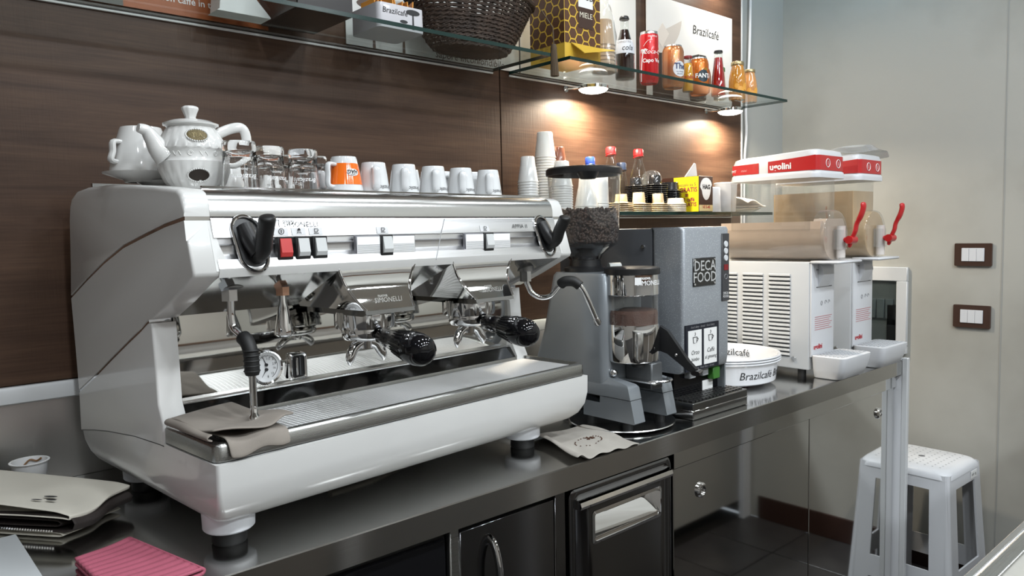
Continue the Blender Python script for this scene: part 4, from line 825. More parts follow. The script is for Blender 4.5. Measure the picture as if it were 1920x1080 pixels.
# ------------------------------------------------------------------ stack of round serving trays
tc = (1.900, -.380)
TRAYP = [(0, .0), (.145, .0), (.151, .004), (.157, .050), (.1585, .056), (.164, .0575), (.1655, .060), (.164, .0625), (.1575, .0615), (.1545, .056), (.1485, .008), (.143, .004), (0, .004)]
mt_ = mat('tray_white', (.70, .71, .74), .18, coat=.4)
tag(G().box(tc[0] - .09, tc[0] + .09, tc[1] - .09, tc[1] + .08, ZC + .0005, ZC + .0095, .003, 2).build('dark_mat', mat('dark_red_mat', (.06, .018, .018), .7)), 'dark reddish mat under the stack of round trays', 'mat')
for k, lb in enumerate(('lowest white round serving tray of the stack, printed on its side', 'middle white round serving tray of the stack', 'uppermost white round serving tray of the stack, open inside')):
    t = empty('serving_tray', (tc[0], tc[1], ZC + .010 + k * .0068), 0, lb, 'tray', 'stacked round serving trays'); G().lathe(TRAYP, n=72).build('shell', mt_, t, ang=40)
    if k == 0:
        for a in (-108, -62, 20, 100, 170): text('Brazilcafé', .0300, INK, t, on_cyl((0, 0, 0), lambda z: .1516 + z * .12, R(a), .028), shear=.12)
    if k == 2:
        def inner(a0): return lambda p: (lambda r_, a: (r_ * math.cos(a), r_ * math.sin(a), .036 + p[1]))(.1490 + p[1] * .12, a0 - p[0] / .15)
        for a in (118, 60, 20): text('Brazilcafé', .0300, INK, t, inner(R(a)), shear=-.12)
# ------------------------------------------------------------------ cold drink dispensers
VENTS = None
def ugo(x0, yf, label, level, liq, idx):
    W2 = .160; D2 = .44
    o = empty('granita_dispenser', (x0, yf, ZC), 0, label, 'drink dispenser', 'granita dispensers at the right end')
    bd = G().box(0, W2, .0, D2, .022, .337, .004, 2).build('cabinet', WHITE_S, o)
    for (a, b) in ((.02, .03), (.13, .03), (.02, .30), (.13, .30)): G().cyl((a, b, 0), (a, b, .023), .012).build('foot', RUBBER, bd)
    louv = G().prism([(.0, .0), (-.0035, -.0015), (-.0042, -.0055), (-.0012, -.0075), (0, -.0070)], 'y', 0, .068)
    lv_, n_ = None, 0
    for c in range(3):
        for k in range(20):
            yb, zb = .058 + c * .088, .302 - k * .0124
            if lv_ is None: lv_ = q = louv.build('louvre', WHITE_S, bd, ang=0)
            else: q = lv_.copy(); COL.objects.link(q)
            q.location = (-.0005, yb, zb)
    sl = G()
    for c in range(3):
        for k in range(20): yb, zb = .058 + c * .088, .302 - k * .0124; sl.box(-.0006, .001, yb, yb + .068, zb - .0105, zb - .0070)
    sl.build('vent_slots', mat('slot_dark', (.015, .015, .016), .7), bd, ang=0)
    G().lathe([(0, -.005), (.006, -.005), (.0075, -.001)], (0, .045, .052), 16, 'x', cap=False).build('side_screw', CHROME_S, bd)
    fr_ = G().box(.003, W2 - .018, -.007, .0005, .060, .334, .003, 2).build('front_cover', WHITE_P, o)
    G().prism([(-.0075, .334), (-.020, .322), (-.024, .300), (-.0075, .262)], 'x', .040, .105).build('drip_guide', WHITE_P, fr_)
    for z in (.262, .313): G().box(.030, .125, -.0082, -.006, z, z + .0022).build('groove', GREYD, fr_, ang=0)
    for k, x in enumerate((.062, .088, .108)): G().tube([(x + .005 * math.cos(R(t * 30)), -.0078, .215 + (.007 if k else .006) * math.sin(R(t * 30))) for t in range(13 if k == 0 else 8)], .0007, 5).build('icon', GREYINK, fr_)
    g = G()
    for k in range(7): g.box(.022, .128 - (k % 3) * .008, -.0076, -.0068, .175 - k * .0062, .1765 - k * .0062)
    g.build('notice_lines', mat('red_print', (.42, .14, .15), .6), fr_, ang=0)
    text('ugolini', .0200, RINK, fr_, on_plane((.042, -.0078, .088), (1, 0, 0), (0, 0, 1)), bold=.03)
    # drip tray
    tw = .178
    tr_ = G().loft([[(x, y, z) for (x, y, _) in rrect(-.006 + i, tw - i, -.108 + i * 1.4, -.0075, .018, 5)] for (z, i) in ((.0005, .018), (.004, .012), (.030, .004), (.060, .0), (.066, 0), (.067, .003))]).build('drip_tray', WHITE_P, o, ang=45)
    g = G()
    for i in range(9):
        for j in range(7): x, y = .012 + i * .0175, -.094 + j * .0118; g.box(x, x + .012, y, y + .0045, .0672, .0685)
    g.build('tray_slots', mat('slot_grey', (.42, .43, .45), .5), tr_, ang=0)
    # bowl support shelf
    G().box(.0, W2 - .005, -.085, .0, .333, .341, .003, 1).build('bowl_shelf', WHITE_P, o)
    # tank: U-shaped trough with rounded bottom below, rectangular hopper above
    cx, cz, rc = .080, .412, .074
    def sec(y, up, rc=rc, grow=0.):
        o_ = []
        for k in range(17): t = math.pi + math.pi * k / 16; o_.append((cx + (rc + grow) * math.cos(t), y, cz + (rc + grow) * math.sin(t)))
        return o_ + [(cx + rc + grow, y, up), (cx - rc - grow, y, up)]
    top_z = .590
    tk = G(); ringsT = []
    tk.loft([[(x, y, z) for (x, y, _) in rrect(cx - rc - .004, cx + rc + .004, -.006, .268, .022, 5)] for z in (cz + .02, .57, top_z)], False, False)
    def rnd(y, s_): return [(cx + rc * 1.03 * s_ * math.cos(R(15 * k)), y, cz + rc * 1.03 * s_ * math.sin(R(15 * k))) for k in range(24)]
    tk.loft([sec(.2975, cz + .022, rc * 1.03), sec(.0, cz + .022, rc * 1.03)], True, False); tk.loft([rnd(.0, 1.), rnd(-.030, 1.), rnd(-.038, .985), rnd(-.041, .96)], False, True)
    tk.build('tank', TANKP, o, ang=45)
    # liquid inside
    lm = mat('granita_%d' % idx, liq, .45, coat=.3, var=(8, tuple(c * .86 for c in liq)))
    lz = level; lq = G()
    def lsec(y, s_):
        o_ = []
        for k in range(25):
            t = R(180 + 180 * k / 24); o_.append((cx + rc * .985 * s_ * math.cos(t), y, cz + rc * .985 * s_ * math.sin(t)))
        zt = cz + (lz - cz) * s_; return o_ + [(cx + rc * .985 * s_, y, max(zt, cz + .001)), (cx - rc * .985 * s_, y, max(zt, cz + .001))]
    lq.loft([lsec(.296, 1.), lsec(-.028, 1.)] if lz < cz + rc else [lsec(.266, 1.), lsec(.0, 1.)])
    L_ = lq.build('drink', lm, o, ang=30)
    dk = G(); dk.loft([[(cx + rc * s_ * math.cos(t), y, min(cz + rc * s_ * math.sin(t), max(lz, cz + .05))) for t in [R(15 * k) for k in range(24)]] for (y, s_) in ((.0, .99), (-.030, .985), (-.036, .96))]); dk.build('drink_front', lm, L_, ang=40)
    # head with red band
    def hd(z, gr, y1=.252): return [(x, y, z) for (x, y, _) in rrect(-.010 + .0 - gr, W2 + .010 + gr, -.024 - gr, y1 + gr, .026, 6)]
    def tilt(ring, k): return [(x, y, z + k * max(0, (.26 - y)) ** 1.6) for (x, y, z) in ring]
    hb = G().loft([hd(.580, .004), hd(.590, .004), hd(.597, .003), hd(.600, .0)] + [tilt(hd(.632, 0.), .10), tilt(hd(.645, -.004), .10), tilt(hd(.650, -.016), .10)]).build('head', WHITE_P, o, ang=45)
    for (ya, yb) in ((.155, .244), (-.0215, .125)):
        gb = G(); n = 14
        for k in range(n + 1):
            y = ya + (yb - ya) * k / n; zt = .630 +   .10 * max(0, .26 - y) ** 1.6; gb.v += [(-.0112, y, .601), (-.0112, y, zt)]
            if k: q = len(gb.v) - 4; gb.f.append((q, q + 2, q + 3, q + 1))
        gb.build('red_band', REDP, hb, ang=0)
    zt = .630 + .16 * .284 ** 1.6
    gb = G(); ring = [p for p in rrect(-.0112, W2 + .0112, -.0252, .30, .026, 8) if p[1] < .002]; ring = sorted(ring, key=lambda p: (math.atan2(p[1] - .2, p[0] - .08)))
    for k, p in enumerate(ring):
        gb.v += [(p[0], p[1], .601), (p[0], p[1], .630 +   .10 * max(0, .26 - p[1]) ** 1.6)]
        if k: q = len(gb.v) - 4; gb.f.append((q, q + 2, q + 3, q + 1))
    gb.build('red_band', REDP, hb, ang=60)
    text('ugolini', .0260, WINK, hb, on_plane((-.0122, .085, .617), (0, -1, 0), (0, .02, 1)), bold=.03); text('MT', .0110, WINK, hb, on_plane((-.0122, .238, .612), (0, -1, 0), (0, 0, 1))); text('mini', .0110, mat('pink_ink', (.75, .35, .35), .5), hb, on_plane((-.0122, .205, .613), (0, -1, 0), (0, 0, 1)), shear=.3)
    for xo in (.055, .120):
        G().tube([(xo + .012 * math.cos(R(18 * k)), -.0262, .622 + .012 * math.sin(R(18 * k))) for k in range(21)], .0009, 6).build('number_ring', WINK, hb); text('1', .0150, WINK, hb, on_plane((xo, -.0264, .622), (1, 0, 0), (0, 0, 1)))
    # tap
    tp_ = G().box(cx - .018, cx + .018, -.066, -.040, .372, .430, .003, 2).build('tap_body', CLEARP, o)
    G().cyl((cx, -.055, .440), (cx, -.055, .348), .012).build('tap_piston', mat('clear_piston', (.60, .56, .53), .2), tp_)
    G().cyl((cx, -.046, .400), (cx, -.088, .400), .0075).build('tap_axle', REDP, tp_)
    G().lathe([(0, .018), (.0115, .018), (.0115, -.018), (0, -.018)], (cx, -.085, .400), 20, 'x').build('tap_pivot', REDP, tp_)
    G().tube(spline([(cx, -.079, .378), (cx, -.086, .402), (cx, -.096, .425), (cx, -.100, .445), (cx, -.112, .470), (cx, -.118, .492), (cx, -.116, .506)], 5), [.004, .006] + [.0075] * 16 + [.0088] * 10 + [.0085, .007, .003], 14, (1.35, .75)).build('lever', REDP, tp_)
    return o
u1 = ugo(2.097, -.546, 'nearer white granita dispenser with low beige drink and red lever', .455, (.46, .36, .285), 1)
u2 = ugo(2.362, -.549, 'farther white granita dispenser with high caramel drink beside the end wall', .548, (.52, .37, .215), 2)
# plastic film over the farther head
def film(a, b):
    x = 2.345 + .205 * a; y = -.585 + .29 * b; z = ZC + .652 +   .10 * max(0, .26 - (y + .549)) ** 1.6 + .010 + .009 * math.sin(9 * a + 4 * b) * math.sin(7 * b) + .012 * math.exp(-((a - .3) / .25) ** 2)
    if a > .92: z -= .02 * (a - .92) / .08
    return (x, y, z)
sheet('plastic_film', film, 26, 26, thin_glass('crumpled_film', (.86, .87, .87), 1.5, .18, 1., (.8, .8, .79), .35), 'crumpled clear plastic film over the farther dispenser head', .0006, sub=1, cat='plastic film')
# ------------------------------------------------------------------ glass shelves, posters and LED pucks
SZ = 1.736
def glass_shelf(x0, x1, y0, y1, zt, th, label, rail=True):
    r = empty('glass_shelf', (x0, 0, zt), 0, label, 'shelf'); w = x1 - x0
    G().box(.001, w - .001, y0 + .0012, y1, -th, 0).build('pane', SHELFGLASS, r, ang=0)
    g = G(); g.box(0, w, y0, y0 + .0011, -th, 0); g.box(0, .001, y0, y1, -th, 0); g.box(w - .001, w, y0, y1, -th, 0); g.build('polished_edge', GEDGE, r, ang=0)
    if rail: G().box(0, w, y1 - .004, y1 + .0015, -th - .006, -th - .001, .0008, 1).build('wall_rail', mat('rail_pale', (.5, .5, .49), .5), r); G().box(0, w, y1 - .006, y1 + .0015, -th - .0008, -th + .0035 - .004).build('rail_shadow_line', BLACK, r, ang=0)  # thin black strip above the rail stands in for a shadow line
    return r
glass_shelf(-.9, 1.375, -.228, -.002, SZ, .0085, 'left upper glass shelf carrying the tin and the wicker basket')
glass_shelf(1.435, 2.543, -.236, -.002, SZ, .0085, 'right upper glass shelf carrying the cans and bottles')
glass_shelf(1.285, 2.560, -.172, -.002, 1.343, .0100, 'lower glass shelf carrying plastic cups and lids')
for x, lz_, lb in ((1.700, 1.704, 'left round LED lamp glowing under the glass shelf'), (2.430, 1.704, 'right round LED lamp glowing under the glass shelf'), (1.70, 2.20, 'round LED lamp above the honey box'), (2.43, 2.20, 'round LED lamp above the coffee cup poster')):
    r = empty('led_lamp', (x, -.078, lz_), 0, lb, 'lamp', 'LED lamps under the upper shelf')
    G().lathe([(.0, .012), (.040, .012), (.0445, .009), (.045, .001), (.0435, 0), (.0425, .0005)], n=40, cap=False).build('housing', CHROME, r)
    G().lathe([(0, -.0100), (.026, -.0095), (.036, -.0065), (.0425, -.001), (.0425, .002), (0, .002)], n=40).build('diffuser', mat('led_glow', (.9, .9, .9), .5, emit=(1.0, .93, .82), es=9.), r)
    G().tube([(-.020, .036, .008), (-.038, .077, .008)], .0028, 8).build('arm', CHROME, r)
    G().lathe([(0, .0745), (.0095, .0745), (.0095, .0778), (0, .0778)], (-.038, 0, .008), 18, 'y').build('wall_mount', CHROME, r)
    l = area('led_light', (0, 0, -.0115), .08, 8. if lz_ < 2 else 2., (1.0, .87, .68) if lz_ < 2 else (1., .93, .82), spread=165); l.parent = r
# posters standing on the upper shelf against the panel
def poster(x0, x1, m_, label, h=.33):
    r = empty('poster', (x0, -.0035, SZ + .0005), 0, label, 'poster'); G().box(0, x1 - x0, -.002, .001, 0, h).build('board', m_, r, ang=0); return r
PW = mat('poster_white', (.62, .62, .60), .35); PO = mat('poster_orange', (.33, .085, .020), .4)
r = poster(.22, .735, PO, 'orange poster with white words behind the left shelf')
def pt(s_, size, m_, x, z, rr=r, **kw): return text(s_, size, m_, rr, on_plane((x, -.0028, z), (1, 0, 0), (0, 0, 1)), align='LEFT', **kw)
G().box(.0, .225, -.0026, -.0021, .0, .33).build('grey_field', mat('poster_grey', (.11, .115, .105), .5), r, ang=0)
pt('un buon caffè in tazza', .0190, WINK, .258, .030, bold=.01); pt('brazilcafè.it', .0185, WINK, .405, .022, bold=.01)
r = poster(.925, 1.472, PW, 'white poster with handwritten brown words behind the basket'); BRN = mat('brown_ink', (.09, .06, .045), .6)
pt('il caffè che lascia', .0270, BRN, .285, .040, r, shear=.2); pt('sapore inconfondibile', .0270, BRN, .255, .012, r, shear=.2)
for k, (x, h) in enumerate(((.075, .10), (.16, .07))):
    g = G(); g.prism([(x - .004, .0), (x + .004, 0), (x + .002, h), (x - .002, h)], 'y', -.0027, -.0022); g.prism([(x + .045 * math.cos(t) * (1 - .3 * k), h + .012 * math.sin(t)) for t in [R(18 * j) for j in range(20)]], 'y', -.0027, -.0022); g.build('tree_print', BRN, r, ang=0)
r = poster(1.478, 1.991, PW, 'white poster half hidden behind the honey box and dark bottle')
r = poster(2.047, 2.558, mat('poster_bright', (.66, .655, .64), .35), 'white poster with coffee cup picture behind the cans')
text('Brazilcafé', .0430, INK, r, on_plane((.340, -.0028, .252), (1, 0, 0), (0, 0, 1)), shear=.1)
def flat(poly, m_, nm, lay=1): G().prism(poly, 'y', -.0021 - .0004 * lay, -.0019).build(nm, m_, r, ang=0)
flat([(.03, .0), (.145, .0), (.145, .185), (.10, .215), (.03, .15)], mat('poster_dark', (.03, .02, .016), .5), 'dark_picture')
flat([(.02 + .115 * (1 - math.cos(t)) * .75, .19 - .075 * math.sin(t) + .10 * (1 - math.cos(t)) * .4) for t in [math.pi * k / 16 for k in range(17)]], mat('poster_cup', (.50, .46, .42), .5), 'cup_picture', 2)
flat([(.045, .20), (.085, .245), (.120, .215), (.082, .165)], mat('poster_cube', (.60, .55, .50), .5), 'sugar_cube_picture', 3)
for x in (.22, .285, .355): flat([(x + .018 * math.cos(t), .085 + .045 * math.sin(t)) for t in [R(18 * j) for j in range(20)]], mat('poster_copper', (.20, .085, .045), .4), 'spoon_picture')
# ------------------------------------------------------------------ things on the left upper shelf
Z = SZ + .0006
bx_ = empty('dark_box', (.768, -.115, Z), R(0), 'black gift box standing on the left shelf', 'box')
G().box(-.062, .062, -.085, .085, 0, .14, .002, 1).build('carton', mat('black_carton', (.012, .009, .009), .3), bx_); G().lathe([(0, -.0875), (.010, -.0875), (.011, -.0855)], (.020, 0, .075), 16, 'y', cap=False).build('red_seal', mat('seal_red', (.16, .02, .015), .3), bx_)
lf = empty('leaflet_holder', (.612, -.090, Z), R(0), 'white card holder standing left of the black box', 'holder')
G().prism([(-.02, 0), (.09, 0), (.09, .002), (.0, .10), (-.004, .10), (-.015, .003)], 'y', .0, .05).build('card', WHITEPAPER, lf)
tn = empty('sugar_tin', (.962, -.125, Z), R(0), 'white printed tin full of orange sugar sachets', 'tin')
tw, td = .060, .058
def tinring(z, i=0.): return rrect(-tw + i, tw - i, -td + i, td - i, .012, 5, z)
G().loft([tinring(0), tinring(.003, -.0005), tinring(.052), [(x, y, z + .012 * math.cos(x / tw * 2.2)) for (x, y, z) in tinring(.054)], [(x, y, z + .012 * math.cos(x / tw * 2.2)) for (x, y, z) in tinring(.054, .002)], tinring(.010, .002)]).build('tin_wall', mat('tin_white', (.55, .54, .57), .3, coat=.3), tn, ang=40)
text('Brazilcafé', .0170, INK, tn, on_plane((-.018, -td - .0009, .036), (1, 0, 0), (0, 0, 1)), shear=.1)
g = G(); g.prism([(.026, .004), (.031, .004), (.030, .036), (.027, .036)], 'y', -td - .0012, -td - .0006); g.prism([(.0285 + .018 * math.cos(t), .041 + .006 * math.sin(t)) for t in [R(18 * j) for j in range(20)]], 'y', -td - .0012, -td - .0006); g.prism([(.004 + .010 * math.cos(t), .018 + .0035 * math.sin(t)) for t in [R(18 * j) for j in range(20)]], 'y', -td - .0012, -td - .0006); g.build('tree_print', INK, tn, ang=0)
rng = random.Random(5); sm = G().box(-.022, .022, -.0015, .0015, 0, .060, .001, 1); s0 = None; SM = mat('sachet_orange', (.62, .27, .05), .5)
for k in range(13):
    if s0 is None: s0 = q = sm.build('sugar_sachet', SM)
    else: q = s0.copy(); COL.objects.link(q)
    q.location = (.962 - .045 + k * .0075, -.125 + rng.uniform(-.02, .02), Z + .012); q.rotation_euler = (R(rng.uniform(-8, 8)), R(rng.uniform(-10, 10)), R(80 + rng.uniform(-25, 25)))
    tag(q, ['first', 'second', 'third', 'fourth', 'fifth', 'sixth', 'seventh', 'eighth', 'ninth', 'tenth', 'eleventh', 'twelfth', 'last'][k] + ' orange sugar sachet from the left in the white tin', 'sachet', 'sugar sachets in the tin')
# wicker basket
WK = mat('dark_wicker', (.055, .034, .024), .6, var=(40, (.022, .013, .009)), bump=(120, .6, .002))
bk = empty('wicker_basket', (1.212, -.110, Z), R(0), 'dark brown wicker basket with flared rim on the left shelf', 'basket')
rng = random.Random(9)
for k in range(15):
    t = k / 14; rad = .086 + .064 * t ** .8 ; z = .004 + .118 * t; n = 60; g = G(); ph = rng.uniform(0, 6)
    for s_ in range(2): g.tube([(rad * 1.22 * math.cos(a) * 1.0 + .002 * math.cos(22 * a + ph + s_ * 3.14) * math.cos(a), min((rad * .76 + .002 * math.cos(22 * a + ph + s_ * 3.14)) * math.sin(a), .092), z + .0028 * math.sin(22 * a + ph + s_ * 3.14)) for a in [2 * math.pi * j / n for j in range(n + 1)]], .0033, 6)
    g.build('willow_row', WK, bk)
for k in range(26):
    a = 2 * math.pi * k / 26; G().tube([(1.22 * r_ * math.cos(a), min(.76 * r_ * math.sin(a), .092), z) for (r_, z) in ((.083, .003), (.110, .04), (.132, .08), (.150, .122))], .0026, 6).build('stake', WK, bk)
G().lathe([(0, .0015), (.086, .0015), (.088, .006), (0, .006)], n=48).xf(Matrix.Diagonal((1.22, .76, 1, 1))).build('base_weave', WK, bk)
G().tube([(.186 * math.cos(a), min(.116 * math.sin(a), .092), .125 + .002 * math.sin(24 * a)) for a in [2 * math.pi * j / 72 for j in range(73)]], .0075, 8).build('rim_braid', WK, bk)
tz = G()
for k in range(14): a = 2 * math.pi * k / 14; tz.tube([(.190 + .006 * math.cos(a), -.102 + .006 * math.sin(a), .012), (.1905 + .009 * math.cos(a), -.104 + .009 * math.sin(a), -.052)], .0022, 6)
tz.lathe([(0, .030), (.006, .028), (.0085, .018), (.0075, .010), (0, .008)], (.190, -.102, 0), 14); tz.tube([(.176, -.072, .118), (.190, -.100, .07), (.190, -.102, .028)], .0018, 6)
tz.build('tassel', mat('tassel_brown', (.085, .058, .034), .8), bk)
# honey box
hb = empty('honey_box', (1.441, -.214, Z), R(0), 'tall brown box with yellow honeycomb print and open yellow flap', 'box')
HBW, HBD, HBH = .138, .130, .235
YEL = mat('honey_yellow', (.62, .40, .045), .45); HBR = mat('honeycomb_brown', (.085, .035, .016), .45)
G().box(0, HBW, 0, HBD, 0, HBH, .001, 1).build('carton', YEL, hb, ang=0)
def hexes(face):
    g = G(); s_ = .0165
    for i in range(-1, 8):
        for j in range(-1, 12):
            cx, cz = i * s_ * 1.5 + .006, .052 + j * s_ * 1.732 + (s_ * .866 if i % 2 else 0); lim = HBW if face == 'f' else HBD
            pts = [(cx + s_ * .86 * math.cos(R(60 * k)), cz + s_ * .86 * math.sin(R(60 * k))) for k in range(6)]
            pts = [(min(max(a, .001), lim - .001), min(max(b, .040), HBH - .001)) for a, b in pts]
            if max(p[0] for p in pts) - min(p[0] for p in pts) < .003 or max(p[1] for p in pts) - min(p[1] for p in pts) < .003: continue
            g.prism(pts, 'y', -.0006, -.0001) if face == 'f' else g.prism(pts, 'x', -.0006, -.0001)
    return g.build('honeycomb_print', HBR, hb, ang=0)
hexes('f'); hexes('s')
lb = G().box(.052, .108, -.0012, -.0004, .128, .205).build('name_label', WHITEPAPER, hb, ang=0)
text('DECA', .0210, INK, lb, on_plane((.080, -.0016, .184), (1, 0, 0), (0, 0, 1)), bold=.02); text('FOOD', .0210, INK, lb, on_plane((.080, -.0016, .165), (1, 0, 0), (0, 0, 1)), bold=.02)
G().box(.052, .108, -.0014, -.0008, .085, .138).build('brown_label', mat('label_brown', (.045, .02, .012), .5), hb, ang=0); text('MIELE', .0200, mat('cream_ink', (.75, .70, .58), .5), hb, on_plane((.080, -.0019, .118), (1, 0, 0), (0, 0, 1)), bold=.0)
fl_ = G(); fl_.loft([[(.022, -.001, .040), (.128, -.001, .040), (.128, -.001, .042), (.022, -.001, .042)], [(.030, -.040, .008), (.150, -.040, .030), (.150, -.040, .032), (.030, -.040, .010)]]); fl_.build('open_flap', YEL, hb, ang=0)
for k in range(7): text('miele italiano puro', .0070, BRN, hb, on_plane((-.0012, .065, .038 - k * .0052), (0, -1, 0), (0, 0, 1)))
text('CAFFÈ AL MIELE', .0090, BRN, hb, on_plane((.078, -.0272, .0245), (1, 0, .18), (0, .7, .7)))
# paper cups in a clear bag
pc0 = None; PCUP = mat('paper_cup_brown', (.42, .30, .19), .6)
pcm = G().lathe([(.0315, 0), (.0325, .001), (.0325, .003), (.031, .004), (.0235, .070), (.0225, .0725), (0, .0715), (0, .0700), (.0215, .070), (.0295, .003), (.0300, 0)], n=32, cap=False)
for k in range(8):
    if pc0 is None: pc0 = q = pcm.build('paper_cup', PCUP, None, 50)
    else: q = pc0.copy(); COL.objects.link(q)
    q.location = (1.672, -.145, Z + k * .0105); tag(q, ('topmost ' if k == 7 else ('lowest ' if k == 0 else ['', 'seventh', 'sixth', 'fifth', 'fourth', 'third', 'second'][k] + ' from the top, ')) + 'brown striped paper cup in the bagged stack', 'cup', 'bagged paper cups')
bgm = G(); bgm.loft([[((.034 + .003 * math.sin(5 * a + z * 60)) * s_ * math.cos(a), (.034 + .003 * math.sin(5 * a + z * 60)) * s_ * math.sin(a), z) for a in [2 * math.pi * j / 36 for j in range(36)]] for (z, s_) in ((.0, 1.08), (.05, 1.06), (.10, 1.), (.15, .9), (.18, .62), (.20, .40), (.225, .62), (.25, .7))], True, False)
tag(bgm.build('plastic_bag', thin_glass('bag_film', (.93, .94, .94), 1.45, .08, 1., (.8, .8, .8), .08), None, 60, (1.672, -.145, Z)), 'clear plastic bag wrapped around the paper cups', 'bag')
# bottles and cans on the right shelf
def lathe_thing(name, loc, label, cat, parts, rot=0., group='drinks on the right shelf'):
    r = empty(name, loc, rot, label, cat, group)
    for nm, prof, m_ in parts: G().lathe(prof, n=36, cap=prof[0][0] == 0 or prof[-1][0] == 0).build(nm, m_, r, ang=45)
    return r
DGL = mat('bottle_glass', (.96, .98, .97), .02, trans=.0, alpha=1.) if False else thin_glass('bottle_glass', (.93, .95, .94), 1.5)
COLA = mat('cola_dark', (.020, .007, .005), .05, coat=.6); RSODA = mat('red_soda', (.36, .008, .010), .06, coat=.8); YSODA = mat('yellow_soda', (.70, .34, .02), .06, coat=.8); JUICE = mat('orange_juice', (.58, .24, .03), .10, coat=.8); SILV = mat('can_silver', (.70, .70, .70), .2, 1.)
def cyltext(s_, size, m_, par, rad, ang, z, **kw): return text(s_, size, m_, par, on_cyl((0, 0, 0), lambda q: rad + .0006, R(ang), z), **kw)
CA = -143
b = lathe_thing('dark_soda_bottle', (1.794, -.120, Z), 'dark cola glass bottle with pale label and black crown cap', 'bottle', [('glass', [(0, 0), (.0270, 0), (.0290, .004), (.0290, .075), (.0275, .095), (.0180, .125), (.0130, .145), (.0125, .172), (.0132, .176), (0, .177)], DGL), ('drink', [(0, .002), (.0268, .002), (.0282, .006), (.0282, .075), (.0266, .094), (.0172, .124), (.0122, .144), (0, .1445)], COLA), ('crown_cap', [(.0142, .1735), (.0150, .176), (.0140, .181), (.011, .184), (0, .184)], BLACK)])
G().lathe([(.0296, .072), (.0285, .096), (.0235, .112)], n=36, cap=False).build('paper_label', mat('label_grey', (.60, .62, .66), .5), b); cyltext('cola', .022, INK, b, .0290, CA + 20, .087, shear=.2); cyltext('CHINOTTO', .0085, INK, b, .0275, CA, .1045)
c = lathe_thing('red_can', (1.911, -.120, Z), 'tall red cola can with white palm tree', 'can', [('can_body', [(0, .003), (.021, .003), (.0245, 0), (.0265, .003), (.0290, .010), (.0290, .140), (.0275, .147)], mat('can_red', (.52, .012, .016), .22, .3, coat=.4)), ('can_top', [(.0276, .1468), (.0260, .153), (.0265, .1555), (.0250, .156), (.0245, .152), (0, .152)], SILV)], R(0))
cyltext('ORIGINALE', .0060, WINK, c, .0290, CA + 25, .138); cyltext('Coca-Cola', .0190, WINK, c, .0290, CA + 42, .092, shear=.35); cyltext('Capo Verde', .0165, WINK, c, .0290, CA + 38, .066, bold=.02)
mp_ = on_cyl((0, 0, 0), lambda q: .0297, R(CA - 45), .05)
g = G(); g.tube(spline([mp_((-.004, -.045)), mp_((-.003, -.01)), mp_((.001, .025)), mp_((.006, .045))], 4), .0013, 6)
for t in (-150, -110, -60, -20, 30, 160): g.tube(spline([mp_((.006, .045)), mp_((.006 + .006 * math.cos(R(t)), .047 + .004)), mp_((.006 + .012 * math.cos(R(t)), .045 + .008 * math.sin(R(t))))], 3), .0011, 6)
g.tube(spline([mp_((.006, .06)), mp_((.020, .075)), mp_((.035, .078))], 4), .0006, 6); g.build('palm_print', WINK, c)
c = lathe_thing('tea_can', (2.033, -.120, Z), 'short peach-brown iced tea can with round blue lettered badge', 'can', [('can_body', [(0, .003), (.026, .003), (.029, 0), (.032, .004), (.0345, .012), (.0345, .112), (.0320, .122), (.0285, .128)], mat('can_peach', (.40, .20, .115), .25, .5, coat=.4, var=(18, (.50, .18, .05)))), ('can_top', [(.0285, .128), (.0275, .132), (.0262, .1325), (.0255, .1285), (0, .1285)], SILV)])
mp_ = on_cyl((0, 0, 0), lambda q: .0353, R(CA + 38), .055); disc_on(mp_, .024, .024, mat('badge_grey', (.62, .64, .67), .4), 'badge', c)
cyltext('The', .0260, mat('navy_ink', (.02, .035, .12), .5), c, .0358, CA + 38, .063, bold=.02); cyltext('con estratto', .0060, MATS['navy_ink'], c, .0358, CA + 38, .047); cyltext('alla pesca', .0060, MATS['navy_ink'], c, .0358, CA + 38, .040)
b = lathe_thing('bitter_bottle', (2.128, -.110, Z), 'small clear bottle of yellow bitter with red cap', 'bottle', [('glass', [(0, 0), (.0165, 0), (.0180, .003), (.0175, .055), (.0150, .080), (.0125, .095), (.0125, .112), (0, .113)], DGL), ('drink', [(0, .002), (.0158, .002), (.0170, .005), (.0165, .055), (.0142, .079), (.0117, .092), (0, .0925)], YSODA), ('crown_cap', [(.0135, .108), (.0142, .111), (.0130, .116), (0, .119)], mat('cap_red', (.20, .012, .012), .35))])
cyltext('CRODINO', .0120, RINK, b, .0182, CA + 25, .045, bold=.02)
c = lathe_thing('orange_can', (2.205, -.100, Z), 'short orange soda can with white lettering and green leaf', 'can', [('can_body', [(0, .003), (.024, .003), (.027, 0), (.030, .004), (.0320, .012), (.0320, .100), (.030, .110), (.0270, .116)], mat('can_orange', (.55, .14, .012), .25, .4, coat=.4)), ('can_top', [(.0270, .116), (.0262, .120), (.0250, .1205), (.0242, .117), (0, .117)], SILV)])
mp_ = on_cyl((0, 0, 0), lambda q: .0326, R(CA + 26), .058); disc_on(mp_, .020, .020, mat('badge_navy', (.015, .035, .05), .4), 'dark_badge', c)
g = G(); g.add([mp_((-.004, .018)), mp_((.004, .026)), mp_((.015, .024)), mp_((.010, .016))], [(0, 1, 2, 3)]); g.build('leaf', mat('leaf_green', (.06, .22, .03), .4), c, ang=0)
cyltext('FANTA', .0200, WINK, c, .0334, CA + 30, .058, bold=.03)
